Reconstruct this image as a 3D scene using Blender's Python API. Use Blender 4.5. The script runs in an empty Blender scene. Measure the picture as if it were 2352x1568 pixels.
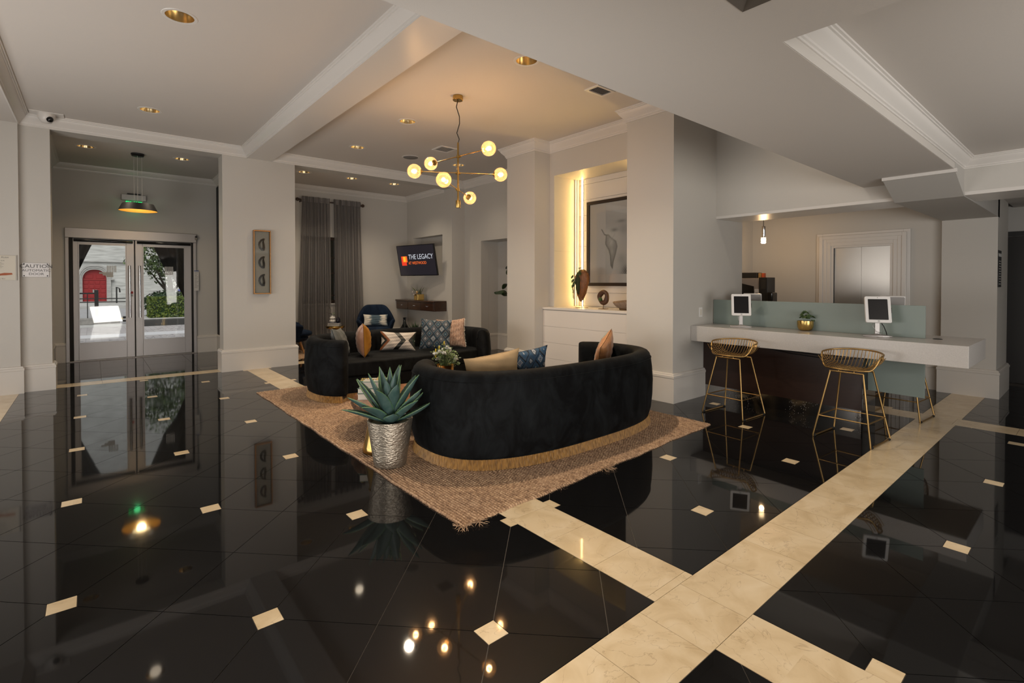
import bpy, bmesh, math, random
from mathutils import Vector, Matrix
import numpy as np
random.seed(7)
S = bpy.context.scene
COL = S.collection
PI = math.pi
R = math.radians

# ---------------------------------------------------------------- camera
CAMH, AZ = 1.40, R(50.03)
cam_d = bpy.data.cameras.new('camera')
cam_d.sensor_width = 36.0
cam_d.lens = 1147.6 / 2352 * 36.0
cam_d.shift_y = -118.0 / 2352
cam_d.clip_start = 0.05
cam_d.clip_end = 300
cam = bpy.data.objects.new('camera', cam_d)
cam.location = (0, 0, CAMH)
cam.rotation_euler = (R(90 - 0.8), 0, AZ - PI / 2)
COL.objects.link(cam)
S.camera = cam

# ---------------------------------------------------------------- world, view, cycles
S.view_settings.view_transform = 'Standard'
S.view_settings.look = 'None'
S.view_settings.exposure = 0.0
S.view_settings.gamma = 1.0
S.view_settings.use_curve_mapping = False
S.cycles.max_bounces = 10
S.cycles.diffuse_bounces = 5
S.cycles.glossy_bounces = 5
S.cycles.transmission_bounces = 8
S.cycles.transparent_max_bounces = 24
S.cycles.sample_clamp_indirect = 6.0
S.cycles.caustics_reflective = False
S.cycles.caustics_refractive = False
S.cycles.use_denoising = True
W = bpy.data.worlds.new('overcast_sky')
S.world = W
W.use_nodes = True
wn = W.node_tree.nodes
bg = wn['Background']
sky = wn.new('ShaderNodeTexSky')
sky.sky_type = 'NISHITA'
sky.sun_disc = False
sky.sun_elevation = R(55)
sky.sun_rotation = R(200)
sky.air_density = 1.0
sky.dust_density = 6.0
hs = wn.new('ShaderNodeHueSaturation')
hs.inputs['Saturation'].default_value = 0.35
W.node_tree.links.new(sky.outputs[0], hs.inputs['Color'])
W.node_tree.links.new(hs.outputs[0], bg.inputs[0])
bg.inputs[1].default_value = 0.17


def lamp(name, kind, loc, power, color=(1, 1, 1), rot=None, size=None, sizey=None, look=None, radius=0.05, spot=None, blend=0.6, spread=None):
    d = bpy.data.lights.new(name, kind)
    d.energy = power
    d.color = color
    if kind == 'AREA':
        d.shape = 'RECTANGLE'
        d.size = size
        d.size_y = sizey or size
        if spread:
            d.spread = spread
    else:
        d.shadow_soft_size = radius
    if kind == 'SPOT':
        d.spot_size = spot
        d.spot_blend = blend
    o = bpy.data.objects.new(name, d)
    o.location = loc
    if look is not None:
        o.rotation_euler = (Vector(look) - Vector(loc)).to_track_quat('-Z', 'Y').to_euler()
    elif rot:
        o.rotation_euler = rot
    COL.objects.link(o)
    return o


WARM = (1.0, 0.62, 0.32)
# added soft fill lamps out of view, not windows, brightening walls and ceilings
lamp('fill_behind', 'AREA', (-2.2, -2.2, 1.35), 95, (1.0, 0.95, 0.89), size=3.4, sizey=1.5, look=(2.6, 5.5, 1.7))
lamp('fill_left', 'AREA', (-2.2, 5.0, 0.85), 108, (1.0, 0.94, 0.88), size=4.2, sizey=1.5, look=(3.4, 5.6, 2.9))
lamp('fill_right', 'AREA', (3.4, -2.4, 1.2), 88, (1.0, 0.95, 0.89), size=2.4, sizey=1.4, look=(6.0, 2.4, 1.7))
lamp('fill_low', 'AREA', (0.35, 0.75, 0.3), 22, (1.0, 0.95, 0.89), size=0.9, sizey=0.6, look=(3.5, 6.6, 3.1), spread=R(110))  # added uplight below the view for the dark middle ceiling bay
# added spots without fittings, out of view overhead, to brighten the floor
for lx, ly, lw in ((0.75, 0.95, 62), (-0.7, 1.2, 10), (1.2, -0.7, 44), (3.3, -0.9, 36)):
    lamp('low_fill_spot', 'SPOT', (lx, ly, 2.36), lw, (1.0, 0.85, 0.66), rot=(0, 0, 0), radius=.07, spot=R(140), blend=1.0)
# added spot hidden by the low ceiling, lifting the dark wall above the counter
lamp('counter_fill_spot', 'SPOT', (5.3, 2.2, 3.5), 20, (1.0, 0.88, 0.72), rot=(0, 0, 0), radius=.08, spot=R(150), blend=1.0)

# ---------------------------------------------------------------- materials
MATS = {}


def nodes(name):
    m = bpy.data.materials.new(name)
    m.use_nodes = True
    return m, m.node_tree.nodes, m.node_tree.links, m.node_tree.nodes['Principled BSDF']


def setp(b, **k):
    al = dict(color='Base Color', rough='Roughness', metal='Metallic', spec='Specular IOR Level', coat='Coat Weight', coatr='Coat Roughness',
              sheen='Sheen Weight', sheenr='Sheen Roughness', sheenc='Sheen Tint', trans='Transmission Weight', ior='IOR', alpha='Alpha',
              emit='Emission Color', emits='Emission Strength', aniso='Anisotropic', sss='Subsurface Weight')
    for key, v in k.items():
        i = b.inputs[al[key]]
        if isinstance(v, (tuple, list)) and len(v) == 3:
            v = (*v, 1)
        i.default_value = v


def mat(name, color, rough=0.5, noise=0.0, nscale=30, bump=0.0, bscale=200, c2=None, stretch=None, coord='Object', **k):
    """Principled material with optional noise tint between color and c2 and a fine noise bump"""
    if name in MATS:
        return MATS[name]
    m, n, l, b = nodes(name)
    setp(b, color=color, rough=rough, **k)
    if noise or bump or c2:
        tc = n.new('ShaderNodeTexCoord')
        mp = n.new('ShaderNodeMapping')
        l.new(tc.outputs[coord], mp.inputs[0])
        if stretch:
            mp.inputs['Scale'].default_value = stretch
    if noise or c2:
        t = n.new('ShaderNodeTexNoise')
        t.inputs['Scale'].default_value = nscale
        t.inputs['Detail'].default_value = 6
        l.new(mp.outputs[0], t.inputs['Vector'])
        r = n.new('ShaderNodeValToRGB')
        r.color_ramp.elements[0].position = 0.35
        r.color_ramp.elements[1].position = 0.65
        if c2 is None:
            c2 = tuple(x * (1 - noise) for x in color)
        r.color_ramp.elements[0].color = (*c2, 1)
        r.color_ramp.elements[1].color = (*color, 1)
        l.new(t.outputs[0], r.inputs[0])
        l.new(r.outputs[0], b.inputs['Base Color'])
    if bump:
        t2 = n.new('ShaderNodeTexNoise')
        t2.inputs['Scale'].default_value = bscale
        t2.inputs['Detail'].default_value = 4
        l.new(mp.outputs[0], t2.inputs['Vector'])
        bp = n.new('ShaderNodeBump')
        bp.inputs['Strength'].default_value = bump
        bp.inputs['Distance'].default_value = 0.01
        l.new(t2.outputs[0], bp.inputs['Height'])
        l.new(bp.outputs[0], b.inputs['Normal'])
    MATS[name] = m
    return m


def ramp(n, stops, interp='LINEAR'):
    r = n.new('ShaderNodeValToRGB')
    e = r.color_ramp.elements
    r.color_ramp.interpolation = interp
    while len(e) < len(stops):
        e.new(0.5)
    for i, (p, c) in enumerate(stops):
        e[i].position = p
        e[i].color = (*c, 1)
    return r


def math_n(n, l, op, a, b=None, c=None):
    x = n.new('ShaderNodeMath')
    x.operation = op
    for i, v in enumerate((a, b, c)):
        if v is None:
            continue
        if isinstance(v, (int, float)):
            x.inputs[i].default_value = v
        else:
            l.new(v, x.inputs[i])
    return x.outputs[0]


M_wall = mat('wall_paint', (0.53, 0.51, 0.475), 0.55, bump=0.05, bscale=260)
M_wallgrey = mat('wall_paint_darker', (0.47, 0.455, 0.43), 0.6, bump=0.05, bscale=260)  # slightly darker, greyer tone of the wall paint
M_ceil = mat('ceiling_paint', (0.60, 0.565, 0.53), 0.7, bump=0.08, bscale=180)
M_trim = mat('white_trim_paint', (0.66, 0.635, 0.605), 0.32)
M_base = mat('baseboard_paint', (0.60, 0.57, 0.53), 0.3)
M_black = mat('black_metal', (0.012, 0.012, 0.012), 0.45)
M_blackgloss = mat('black_gloss', (0.006, 0.006, 0.007), 0.08)
M_alu = mat('brushed_aluminium', (0.42, 0.40, 0.39), 0.42, metal=0.75, bump=0.05, bscale=60, stretch=(1, 1, 20))
M_chrome = mat('polished_chrome', (0.75, 0.75, 0.76), 0.12, metal=1.0)
M_brass = mat('aged_brass', (0.56, 0.37, 0.12), 0.27, metal=1.0, noise=0.3, nscale=12)
M_gold = mat('gold_wire', (0.42, 0.27, 0.105), 0.36, metal=1.0)
M_goldpot = mat('polished_gold', (0.62, 0.42, 0.14), 0.2, metal=1.0)
M_white = mat('white_plastic', (0.72, 0.71, 0.70), 0.35)
M_rubber = mat('black_rubber', (0.01, 0.01, 0.01), 0.7)
M_cream = mat('cream_paper', (0.62, 0.58, 0.5), 0.7)


def emis(name, color, strength):
    if name in MATS:
        return MATS[name]
    m, n, l, b = nodes(name)
    setp(b, color=(0, 0, 0), emit=color, emits=strength, rough=0.6)
    MATS[name] = m
    return m


def thin_glass(name, tint=(0.97, 0.98, 0.97), refl=1.0):
    if name in MATS:
        return MATS[name]
    m, n, l, b = nodes(name)
    n.remove(b)
    out = n['Material Output']
    tr = n.new('ShaderNodeBsdfTransparent')
    tr.inputs[0].default_value = (*tint, 1)
    gl = n.new('ShaderNodeBsdfGlossy')
    gl.inputs['Roughness'].default_value = 0.02
    fr = n.new('ShaderNodeFresnel')
    fr.inputs[0].default_value = 1.45
    mx = n.new('ShaderNodeMixShader')
    l.new(math_n(n, l, 'MULTIPLY', fr.outputs[0], refl), mx.inputs[0])
    l.new(tr.outputs[0], mx.inputs[1])
    l.new(gl.outputs[0], mx.inputs[2])
    l.new(mx.outputs[0], out.inputs[0])
    MATS[name] = m
    return m


def granite():
    m, n, l, b = nodes('black_granite')
    tc = n.new('ShaderNodeTexCoord')
    v = n.new('ShaderNodeTexVoronoi')
    v.inputs['Scale'].default_value = 420
    l.new(tc.outputs['Object'], v.inputs['Vector'])
    r = ramp(n, [(0.0, (0.012, 0.0115, 0.011)), (0.55, (0.0045, 0.0045, 0.005)), (1, (0.0035, 0.0035, 0.004))])
    l.new(v.outputs['Distance'], r.inputs[0])
    l.new(r.outputs[0], b.inputs['Base Color'])
    setp(b, rough=0.03, spec=0.31, coat=0.06, coatr=0.25)
    oi = n.new('ShaderNodeObjectInfo')
    nz = n.new('ShaderNodeTexNoise')
    nz.inputs['Scale'].default_value = 300
    l.new(tc.outputs['Object'], nz.inputs['Vector'])
    a = math_n(n, l, 'MULTIPLY_ADD', nz.outputs[0], 0.03, 0.01)
    l.new(math_n(n, l, 'MULTIPLY_ADD', oi.outputs['Random'], 0.025, a), b.inputs['Roughness'])
    return m


def marble():
    m, n, l, b = nodes('cream_marble')
    tc = n.new('ShaderNodeTexCoord')
    oi = n.new('ShaderNodeObjectInfo')
    cm = n.new('ShaderNodeCombineXYZ')
    l.new(math_n(n, l, 'MULTIPLY', oi.outputs['Random'], 40.0), cm.inputs[0])
    l.new(math_n(n, l, 'MULTIPLY', oi.outputs['Random'], 17.0), cm.inputs[1])
    ad = n.new('ShaderNodeVectorMath')
    ad.operation = 'ADD'
    l.new(tc.outputs['Object'], ad.inputs[0])
    l.new(cm.outputs[0], ad.inputs[1])
    nz = n.new('ShaderNodeTexNoise')
    nz.inputs['Scale'].default_value = 5
    nz.inputs['Detail'].default_value = 8
    nz.inputs['Distortion'].default_value = 1.2
    l.new(ad.outputs[0], nz.inputs['Vector'])
    c = ramp(n, [(0.3, (0.58, 0.44, 0.26)), (0.5, (0.68, 0.54, 0.345)), (0.72, (0.74, 0.61, 0.42))])
    l.new(nz.outputs[0], c.inputs[0])
    # thin brown veins
    n2 = n.new('ShaderNodeTexNoise')
    n2.inputs['Scale'].default_value = 3.2
    n2.inputs['Detail'].default_value = 7
    n2.inputs['Distortion'].default_value = 2.0
    l.new(ad.outputs[0], n2.inputs['Vector'])
    d = math_n(n, l, 'ABSOLUTE', math_n(n, l, 'SUBTRACT', n2.outputs[0], 0.5))
    vr = ramp(n, [(0.0, (0.42, 0.42, 0.42)), (0.006, (0.0, 0.0, 0.0)), (1, (0, 0, 0))])
    l.new(d, vr.inputs[0])
    mx = n.new('ShaderNodeMixRGB')
    mx.inputs[2].default_value = (0.25, 0.15, 0.08, 1)
    l.new(vr.outputs[0], mx.inputs[0])
    l.new(c.outputs[0], mx.inputs[1])
    l.new(mx.outputs[0], b.inputs['Base Color'])
    setp(b, rough=0.28, coat=0.35, coatr=0.04)
    return m


def velvet(name, dark, light, sheen, tint, scale=5.0):
    m, n, l, b = nodes(name)
    tc = n.new('ShaderNodeTexCoord')
    mp = n.new('ShaderNodeMapping')
    mp.inputs['Scale'].default_value = (1, 1, 0.55)
    l.new(tc.outputs['Object'], mp.inputs[0])
    nz = n.new('ShaderNodeTexNoise')
    nz.inputs['Scale'].default_value = scale
    nz.inputs['Detail'].default_value = 9
    nz.inputs['Roughness'].default_value = 0.68
    nz.inputs['Distortion'].default_value = 0.9
    l.new(mp.outputs[0], nz.inputs['Vector'])
    r = ramp(n, [(0.42, dark), (0.75, light)])
    l.new(nz.outputs[0], r.inputs[0])
    l.new(r.outputs[0], b.inputs['Base Color'])
    r2 = ramp(n, [(0.4, (sheen * 0.35,) * 3), (0.75, (sheen,) * 3)])
    l.new(nz.outputs[0], r2.inputs[0])
    l.new(r2.outputs[0], b.inputs['Sheen Weight'])
    setp(b, rough=0.75, spec=0.12, sheenr=0.35, sheenc=tint)
    f = n.new('ShaderNodeTexNoise')
    f.inputs['Scale'].default_value = 500
    l.new(tc.outputs['Object'], f.inputs['Vector'])
    bp = n.new('ShaderNodeBump')
    bp.inputs['Strength'].default_value = 0.12
    bp.inputs['Distance'].default_value = 0.004
    l.new(f.outputs[0], bp.inputs['Height'])
    l.new(bp.outputs[0], b.inputs['Normal'])
    return m


def wood(name, c1, c2, scale=(1, 12, 12), rough=0.4, nscale=2.5, coat=0.0):
    m, n, l, b = nodes(name)
    tc = n.new('ShaderNodeTexCoord')
    mp = n.new('ShaderNodeMapping')
    mp.inputs['Scale'].default_value = scale
    l.new(tc.outputs['Object'], mp.inputs[0])
    nz = n.new('ShaderNodeTexNoise')
    nz.inputs['Scale'].default_value = nscale
    nz.inputs['Detail'].default_value = 8
    nz.inputs['Distortion'].default_value = 1.5
    l.new(mp.outputs[0], nz.inputs['Vector'])
    r = ramp(n, [(0.3, c1), (0.5, tuple((x + y) / 2 for x, y in zip(c1, c2))), (0.56, c1), (0.72, c2)])
    l.new(nz.outputs[0], r.inputs[0])
    l.new(r.outputs[0], b.inputs['Base Color'])
    setp(b, rough=rough, coat=coat, coatr=0.1)
    return m


M_granite = granite()
M_marble = marble()
M_grout = mat('dark_grout', (0.13, 0.115, 0.10), 0.8)
M_velvet = velvet('black_velvet', (0.0015, 0.0017, 0.002), (0.011, 0.013, 0.0145), 0.03, (0.75, 0.85, 0.95))
M_bluevelvet = velvet('navy_velvet', (0.004, 0.009, 0.022), (0.014, 0.03, 0.062), 0.10, (0.5, 0.7, 1.0), 3.0)
M_rosewood = wood('dark_rosewood', (0.010, 0.005, 0.003), (0.105, 0.036, 0.012), (1, 1, 9), 0.3, 4.5, 0.3)
M_wenge = wood('dark_wenge_veneer', (0.018, 0.0075, 0.005), (0.034, 0.0145, 0.009), (1, 1, 14), 0.35, 3.0, 0.1)
M_oak = wood('honey_oak', (0.30, 0.14, 0.045), (0.42, 0.21, 0.07), (10, 10, 1), 0.45)
M_slab = wood('live_edge_wood', (0.13, 0.045, 0.012), (0.50, 0.22, 0.07), (3, 1, 1), 0.3, 3.5, 0.4)
M_bark = mat('rough_bark', (0.13, 0.062, 0.025), 0.85, c2=(0.035, 0.016, 0.008), nscale=18, bump=0.6, bscale=40)
M_teak = wood('teak_root', (0.085, 0.028, 0.007), (0.27, 0.105, 0.025), (6, 6, 1), 0.5, 4)
M_glass = thin_glass('clear_glass')
M_globe = thin_glass('amber_globe_glass', (1.0, 0.94, 0.87), 0.9)
gn, gk = M_globe.node_tree.nodes, M_globe.node_tree.links
g_mix = next(x for x in gn if x.type == 'MIX_SHADER')
g_tr = gn.new('ShaderNodeBsdfTranslucent')
g_tr.inputs[0].default_value = (0.95, 0.72, 0.5, 1)
g_m2 = gn.new('ShaderNodeMixShader')
g_m2.inputs[0].default_value = 0.10
gk.new(g_mix.outputs[0], g_m2.inputs[1])
gk.new(g_tr.outputs[0], g_m2.inputs[2])
gk.new(g_m2.outputs[0], gn['Material Output'].inputs[0])


# ---------------------------------------------------------------- mesh builder
class MB:
    def __init__(self):
        self.v, self.f, self.uv = [], [], {}

    def add(self, vs, fs):
        k = len(self.v)
        self.v += [tuple(p) for p in vs]
        self.f += [tuple(i + k for i in f) for f in fs]
        return k

    def box(self, x0, y0, z0, x1, y1, z1):
        x0, x1 = sorted((x0, x1)); y0, y1 = sorted((y0, y1)); z0, z1 = sorted((z0, z1))
        self.add([(x0, y0, z0), (x1, y0, z0), (x1, y1, z0), (x0, y1, z0), (x0, y0, z1), (x1, y0, z1), (x1, y1, z1), (x0, y1, z1)],
                 [(0, 3, 2, 1), (4, 5, 6, 7), (0, 1, 5, 4), (1, 2, 6, 5), (2, 3, 7, 6), (3, 0, 4, 7)])
        return self

    def prism(self, poly, z0, z1):
        n = len(poly)
        a = sum(poly[i][0] * poly[(i + 1) % n][1] - poly[(i + 1) % n][0] * poly[i][1] for i in range(n))
        if a < 0:
            poly = poly[::-1]
        self.add([(p[0], p[1], z0) for p in poly] + [(p[0], p[1], z1) for p in poly],
                 [tuple(range(n - 1, -1, -1)), tuple(range(n, 2 * n))] + [(i, (i + 1) % n, n + (i + 1) % n, n + i) for i in range(n)])
        return self

    def lathe(self, prof, c=(0, 0, 0), seg=24, axis=None):
        """prof: (radius, height) from bottom to top"""
        vs, fs, rings = [], [], []
        for r, z in prof:
            if r < 1e-6:
                rings.append([len(vs)]); vs.append((0, 0, z))
            else:
                rings.append(list(range(len(vs), len(vs) + seg)))
                vs += [(r * math.cos(2 * PI * i / seg), r * math.sin(2 * PI * i / seg), z) for i in range(seg)]
        for a, b in zip(rings, rings[1:]):
            for i in range(seg):
                j = (i + 1) % seg
                if len(a) == 1 and len(b) == 1:
                    continue
                if len(a) == 1:
                    fs.append((a[0], b[j], b[i]))
                elif len(b) == 1:
                    fs.append((a[i], a[j], b[0]))
                else:
                    fs.append((a[i], a[j], b[j], b[i]))
        M = Matrix.Identity(3)
        if axis is not None:
            M = Vector(axis).normalized().to_track_quat('Z', 'Y').to_matrix()
        self.add([tuple(M @ Vector(p) + Vector(c)) for p in vs], fs)
        return self

    def ball(self, c, rx, ry=None, rz=None, nu=14, nv=9):
        ry = ry or rx; rz = rz or rx
        k = len(self.v)
        self.lathe([(math.sin(PI * i / nv), -math.cos(PI * i / nv)) for i in range(nv + 1)], (0, 0, 0), nu)
        for i in range(k, len(self.v)):
            x, y, z = self.v[i]
            self.v[i] = (c[0] + x * rx, c[1] + y * ry, c[2] + z * rz)
        return self

    def tube(self, pts, r, seg=8, closed=False, cap=True):
        pts = [Vector(p) for p in pts]
        n = len(pts)
        rr = r if isinstance(r, (list, tuple)) else [r] * n
        tang = []
        for i in range(n):
            if closed:
                t = pts[(i + 1) % n] - pts[i - 1]
            else:
                t = pts[min(i + 1, n - 1)] - pts[max(i - 1, 0)]
            tang.append(t.normalized())
        up = Vector((0, 0, 1)) if abs(tang[0].z) < 0.9 else Vector((1, 0, 0))
        nrm = (up - tang[0] * up.dot(tang[0])).normalized()
        vs, fs = [], []
        for i in range(n):
            nrm = nrm - tang[i] * nrm.dot(tang[i])
            nrm = nrm.normalized() if nrm.length > 1e-6 else tang[i].orthogonal().normalized()
            bn = tang[i].cross(nrm)
            for s in range(seg):
                a = 2 * PI * s / seg
                vs.append(tuple(pts[i] + (nrm * math.cos(a) + bn * math.sin(a)) * rr[i]))
        for i in range(n if closed else n - 1):
            j = (i + 1) % n
            for s in range(seg):
                t = (s + 1) % seg
                fs.append((i * seg + s, i * seg + t, j * seg + t, j * seg + s))
        if cap and not closed:
            fs.append(tuple(range(seg - 1, -1, -1)))
            fs.append(tuple((n - 1) * seg + s for s in range(seg)))
        self.add(vs, fs)
        return self

    def sweep(self, path, prof, closed=False):
        """profile (d, z), d measured to the left of the path's direction, mitred at the corners"""
        P = [Vector((p[0], p[1])) for p in path]
        n = len(P)
        off = []
        for i in range(n):
            def nl(a, b):
                t = (b - a).normalized()
                return Vector((-t.y, t.x))
            if closed or 0 < i < n - 1:
                n1, n2 = nl(P[i - 1], P[i]), nl(P[i], P[(i + 1) % n])
                m = (n1 + n2)
                m = m / max(m.dot(n1), 1e-4) if m.length > 1e-4 else n1
            elif i == 0:
                m = nl(P[0], P[1])
            else:
                m = nl(P[-2], P[-1])
            off.append(m)
        k = len(prof)
        vs = [(P[i].x + off[i].x * d, P[i].y + off[i].y * d, z) for i in range(n) for d, z in prof]
        fs = []
        for i in range(n if closed else n - 1):
            j = (i + 1) % n
            for a in range(k):
                b = (a + 1) % k
                fs.append((i * k + a, j * k + a, j * k + b, i * k + b))
        if not closed:
            fs.append(tuple(range(k)))
            fs.append(tuple((n - 1) * k + a for a in range(k - 1, -1, -1)))
        self.add(vs, fs)
        return self

    def grid(self, fn, nu, nv, wu=False, wv=False):
        """fn(u, v) with u, v in 0..1"""
        vs = [fn(i / (nu if wu else nu - 1), j / (nv if wv else nv - 1)) for i in range(nu) for j in range(nv)]
        fs = []
        for i in range(nu if wu else nu - 1):
            for j in range(nv if wv else nv - 1):
                a, b = (i + 1) % nu, (j + 1) % nv
                fs.append((i * nv + j, a * nv + j, a * nv + b, i * nv + b))
        return self.add(vs, fs)

    def xf(self, M, start=0):
        for i in range(start, len(self.v)):
            self.v[i] = tuple(M @ Vector(self.v[i]))
        return self

    def build(self, name, m, parent=None, smooth=None, bevel=0.0, seg=2, solid=0.0, sub=0, fix=True, loc=None, rot=None, **tags):
        me = bpy.data.meshes.new(name)
        me.from_pydata(self.v, [], self.f)
        if fix:
            bm = bmesh.new()
            bm.from_mesh(me)
            bmesh.ops.recalc_face_normals(bm, faces=bm.faces)
            bm.to_mesh(me)
            bm.free()
        if smooth:
            me.polygons.foreach_set('use_smooth', [True] * len(me.polygons))
            if smooth < 179:
                me.set_sharp_from_angle(angle=R(smooth))
        me.materials.append(m)
        o = bpy.data.objects.new(name, me)
        COL.objects.link(o)
        if parent is not None:
            o.parent = parent
        if loc:
            o.location = loc
        if rot:
            o.rotation_euler = rot
        if bevel:
            b = o.modifiers.new('bevel', 'BEVEL')
            b.width = bevel
            b.segments = seg
            b.limit_method = 'ANGLE'
            b.angle_limit = R(35)
        if solid:
            s = o.modifiers.new('solid', 'SOLIDIFY')
            s.thickness = solid
            s.offset = 0
        if sub:
            s = o.modifiers.new('sub', 'SUBSURF')
            s.levels = s.render_levels = sub
        for k, v in tags.items():
            o[k] = v
        return o


def T(name, label, cat, loc=(0, 0, 0), rz=0.0, group=None):
    o = bpy.data.objects.new(name, None)
    o.empty_display_size = 0.1
    COL.objects.link(o)
    o.location = loc
    o.rotation_euler = (0, 0, rz)
    o['label'] = label
    o['category'] = cat
    if group:
        o['group'] = group
    return o


def tag(o, label, cat, group=None):
    o['label'] = label
    o['category'] = cat
    if group:
        o['group'] = group
    return o


def struct(name, mb, m, **k):
    return mb.build(name, m, kind='structure', **k)


def copy_tree(o, parent=None):
    c = o.copy()
    COL.objects.link(c)
    if parent is not None:
        c.parent = parent
    for ch in [x for x in o.children]:
        copy_tree(ch, c)
    return c


def text_mesh(name, body, size, m, parent, M, align='CENTER', extrude=0.0004, sx=1.0, spacing=1.0):
    cu = bpy.data.curves.new(name + '_text', 'FONT')
    cu.body = body
    cu.size = size
    cu.align_x = align
    cu.align_y = 'CENTER'
    cu.extrude = extrude
    cu.space_character = spacing
    cu.resolution_u = 3
    t = bpy.data.objects.new('tmp_text', cu)
    COL.objects.link(t)
    dg = bpy.context.evaluated_depsgraph_get()
    me = bpy.data.meshes.new_from_object(t.evaluated_get(dg))
    bpy.data.objects.remove(t)
    bpy.data.curves.remove(cu)
    me.transform(M @ Matrix.Diagonal((sx, 1, 1, 1)))
    me.materials.clear()
    me.materials.append(m)
    o = bpy.data.objects.new(name, me)
    COL.objects.link(o)
    o.parent = parent
    return o


def frame_M(origin, xdir, ydir):
    """matrix whose local x, y axes point along xdir, ydir from origin"""
    x = Vector(xdir).normalized()
    y = Vector(ydir)
    y = (y - x * y.dot(x)).normalized()
    z = x.cross(y)
    M = Matrix((x, y, z)).transposed().to_4x4()
    M.translation = Vector(origin)
    return M


# ---------------------------------------------------------------- floor
S2 = math.sqrt(2)
FWD = Vector((math.cos(AZ), math.sin(AZ)))
RGT = Vector((math.sin(AZ), -math.cos(AZ)))


def near_view(x, y, far=16):
    d = x * FWD.x + y * FWD.y
    s = x * RGT.x + y * RGT.y
    return 1.0 < d < far and abs(s) < 1.06 * d + 0.7


def clip_poly(poly, rect):
    x0, y0, x1, y1 = rect
    for ax, lim, sgn in ((0, x0, 1), (0, x1, -1), (1, y0, 1), (1, y1, -1)):
        out = []
        for i in range(len(poly)):
            p, q = poly[i - 1], poly[i]
            a, b = sgn * (p[ax] - lim), sgn * (q[ax] - lim)
            if (a < 0) != (b < 0):
                t = a / (a - b)
                out.append((p[0] + (q[0] - p[0]) * t, p[1] + (q[1] - p[1]) * t))
            if b >= 0:
                out.append(q)
        poly = out
        if not poly:
            return []
    return poly


def area(p):
    return abs(sum(p[i - 1][0] * p[i][1] - p[i][0] * p[i - 1][1] for i in range(len(p)))) / 2


fl = MB()
fl.box(-7, -5, -0.06, 11.5, 11.92, -0.0035)
floor = struct('floor', fl, M_grout)
G = 0.0016          # half joint
RUGX0, RUGX1, RUGY0, RUGY1 = 1.60, 4.66, 2.44, 6.95


def tile_obj(name, poly, m, top=0.0, cx=None):
    c = cx or (sum(p[0] for p in poly) / len(poly), sum(p[1] for p in poly) / len(poly))
    mb = MB()
    mb.prism([(p[0] - c[0], p[1] - c[1]) for p in poly], -0.006, 0.0)
    o = mb.build(name, m, floor, fix=False)
    o.location = (c[0], c[1], top)
    o.rotation_euler = (random.uniform(-1, 1) * 0.0005, random.uniform(-1, 1) * 0.0005, 0)
    return o


def hidden_by_rug(poly):
    return all(RUGX0 + 0.1 < p[0] < RUGX1 - 0.1 and RUGY0 + 0.15 < p[1] < RUGY1 - 0.1 for p in poly)


cache = {}


def diamond_field(rect, a0, b0, s=0.47, ins=0.1):
    cut = ins / 2 * S2 + G
    x0, y0, x1, y1 = rect
    cs = [((x + y) / S2, (x - y) / S2) for x in (x0, x1) for y in (y0, y1)]
    i0 = int((min(c[0] for c in cs) - a0) / s) - 2
    i1 = int((max(c[0] for c in cs) - a0) / s) + 2
    j0 = int((min(c[1] for c in cs) - b0) / s) - 2
    j1 = int((max(c[1] for c in cs) - b0) / s) + 2
    for i in range(i0, i1):
        for j in range(j0, j1):
            ca, cb = a0 + (i + 0.5) * s, b0 + (j + 0.5) * s
            cx, cy = (ca + cb) / S2, (ca - cb) / S2
            if near_view(cx, cy):
                h = s / 2 - G
                pts = []
                for da, db in ((-1, -1), (1, -1), (1, 1), (-1, 1)):
                    ni, nj = i + (da > 0), j + (db > 0)
                    if ni % 2 == 0 and nj % 2 == 0:
                        A, B = da * s / 2, db * s / 2
                        e1 = (da * h, B - db * cut)
                        e2 = (A - da * cut, db * h)
                        pts += [e1, e2] if da == db else [e2, e1]
                        if da == db:
                            pts[-2:] = [e2, e1] if False else pts[-2:]
                    else:
                        pts.append((da * h, db * h))
                # order the corners by angle so that the outline is simple
                pts.sort(key=lambda p: math.atan2(p[1], p[0]))
                poly = [((ca + p[0] + cb + p[1]) / S2, (ca + p[0] - cb - p[1]) / S2) for p in pts]
                cl = clip_poly(poly, (x0 + G, y0 + G, x1 - G, y1 - G))
                if len(cl) >= 3 and area(cl) > 0.0015 and not hidden_by_rug(cl):
                    key = (i % 2, j % 2)
                    if abs(area(cl) - area(poly)) < 1e-7 and key in cache:
                        o = cache[key].copy()
                        COL.objects.link(o)
                        o.location = (cx, cy, 0)
                        o.rotation_euler = (random.uniform(-1, 1) * 0.0005, random.uniform(-1, 1) * 0.0005, 0)
                    else:
                        full = abs(area(cl) - area(poly)) < 1e-7
                        o = tile_obj('granite_tile', cl, M_granite, cx=(cx, cy) if full else None)
                        if full:
                            cache[key] = o
            if i % 2 == 0 and j % 2 == 0:
                a, b = a0 + i * s, b0 + j * s
                x, y = (a + b) / S2, (a - b) / S2
                if near_view(x, y):
                    h = ins / 2 - 0.0008
                    cl = clip_poly([(x - h, y - h), (x + h, y - h), (x + h, y + h), (x - h, y + h)], rect)
                    if len(cl) >= 3 and area(cl) > 0.001 and not hidden_by_rug(cl):
                        tile_obj('marble_inset', cl, M_marble)


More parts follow.
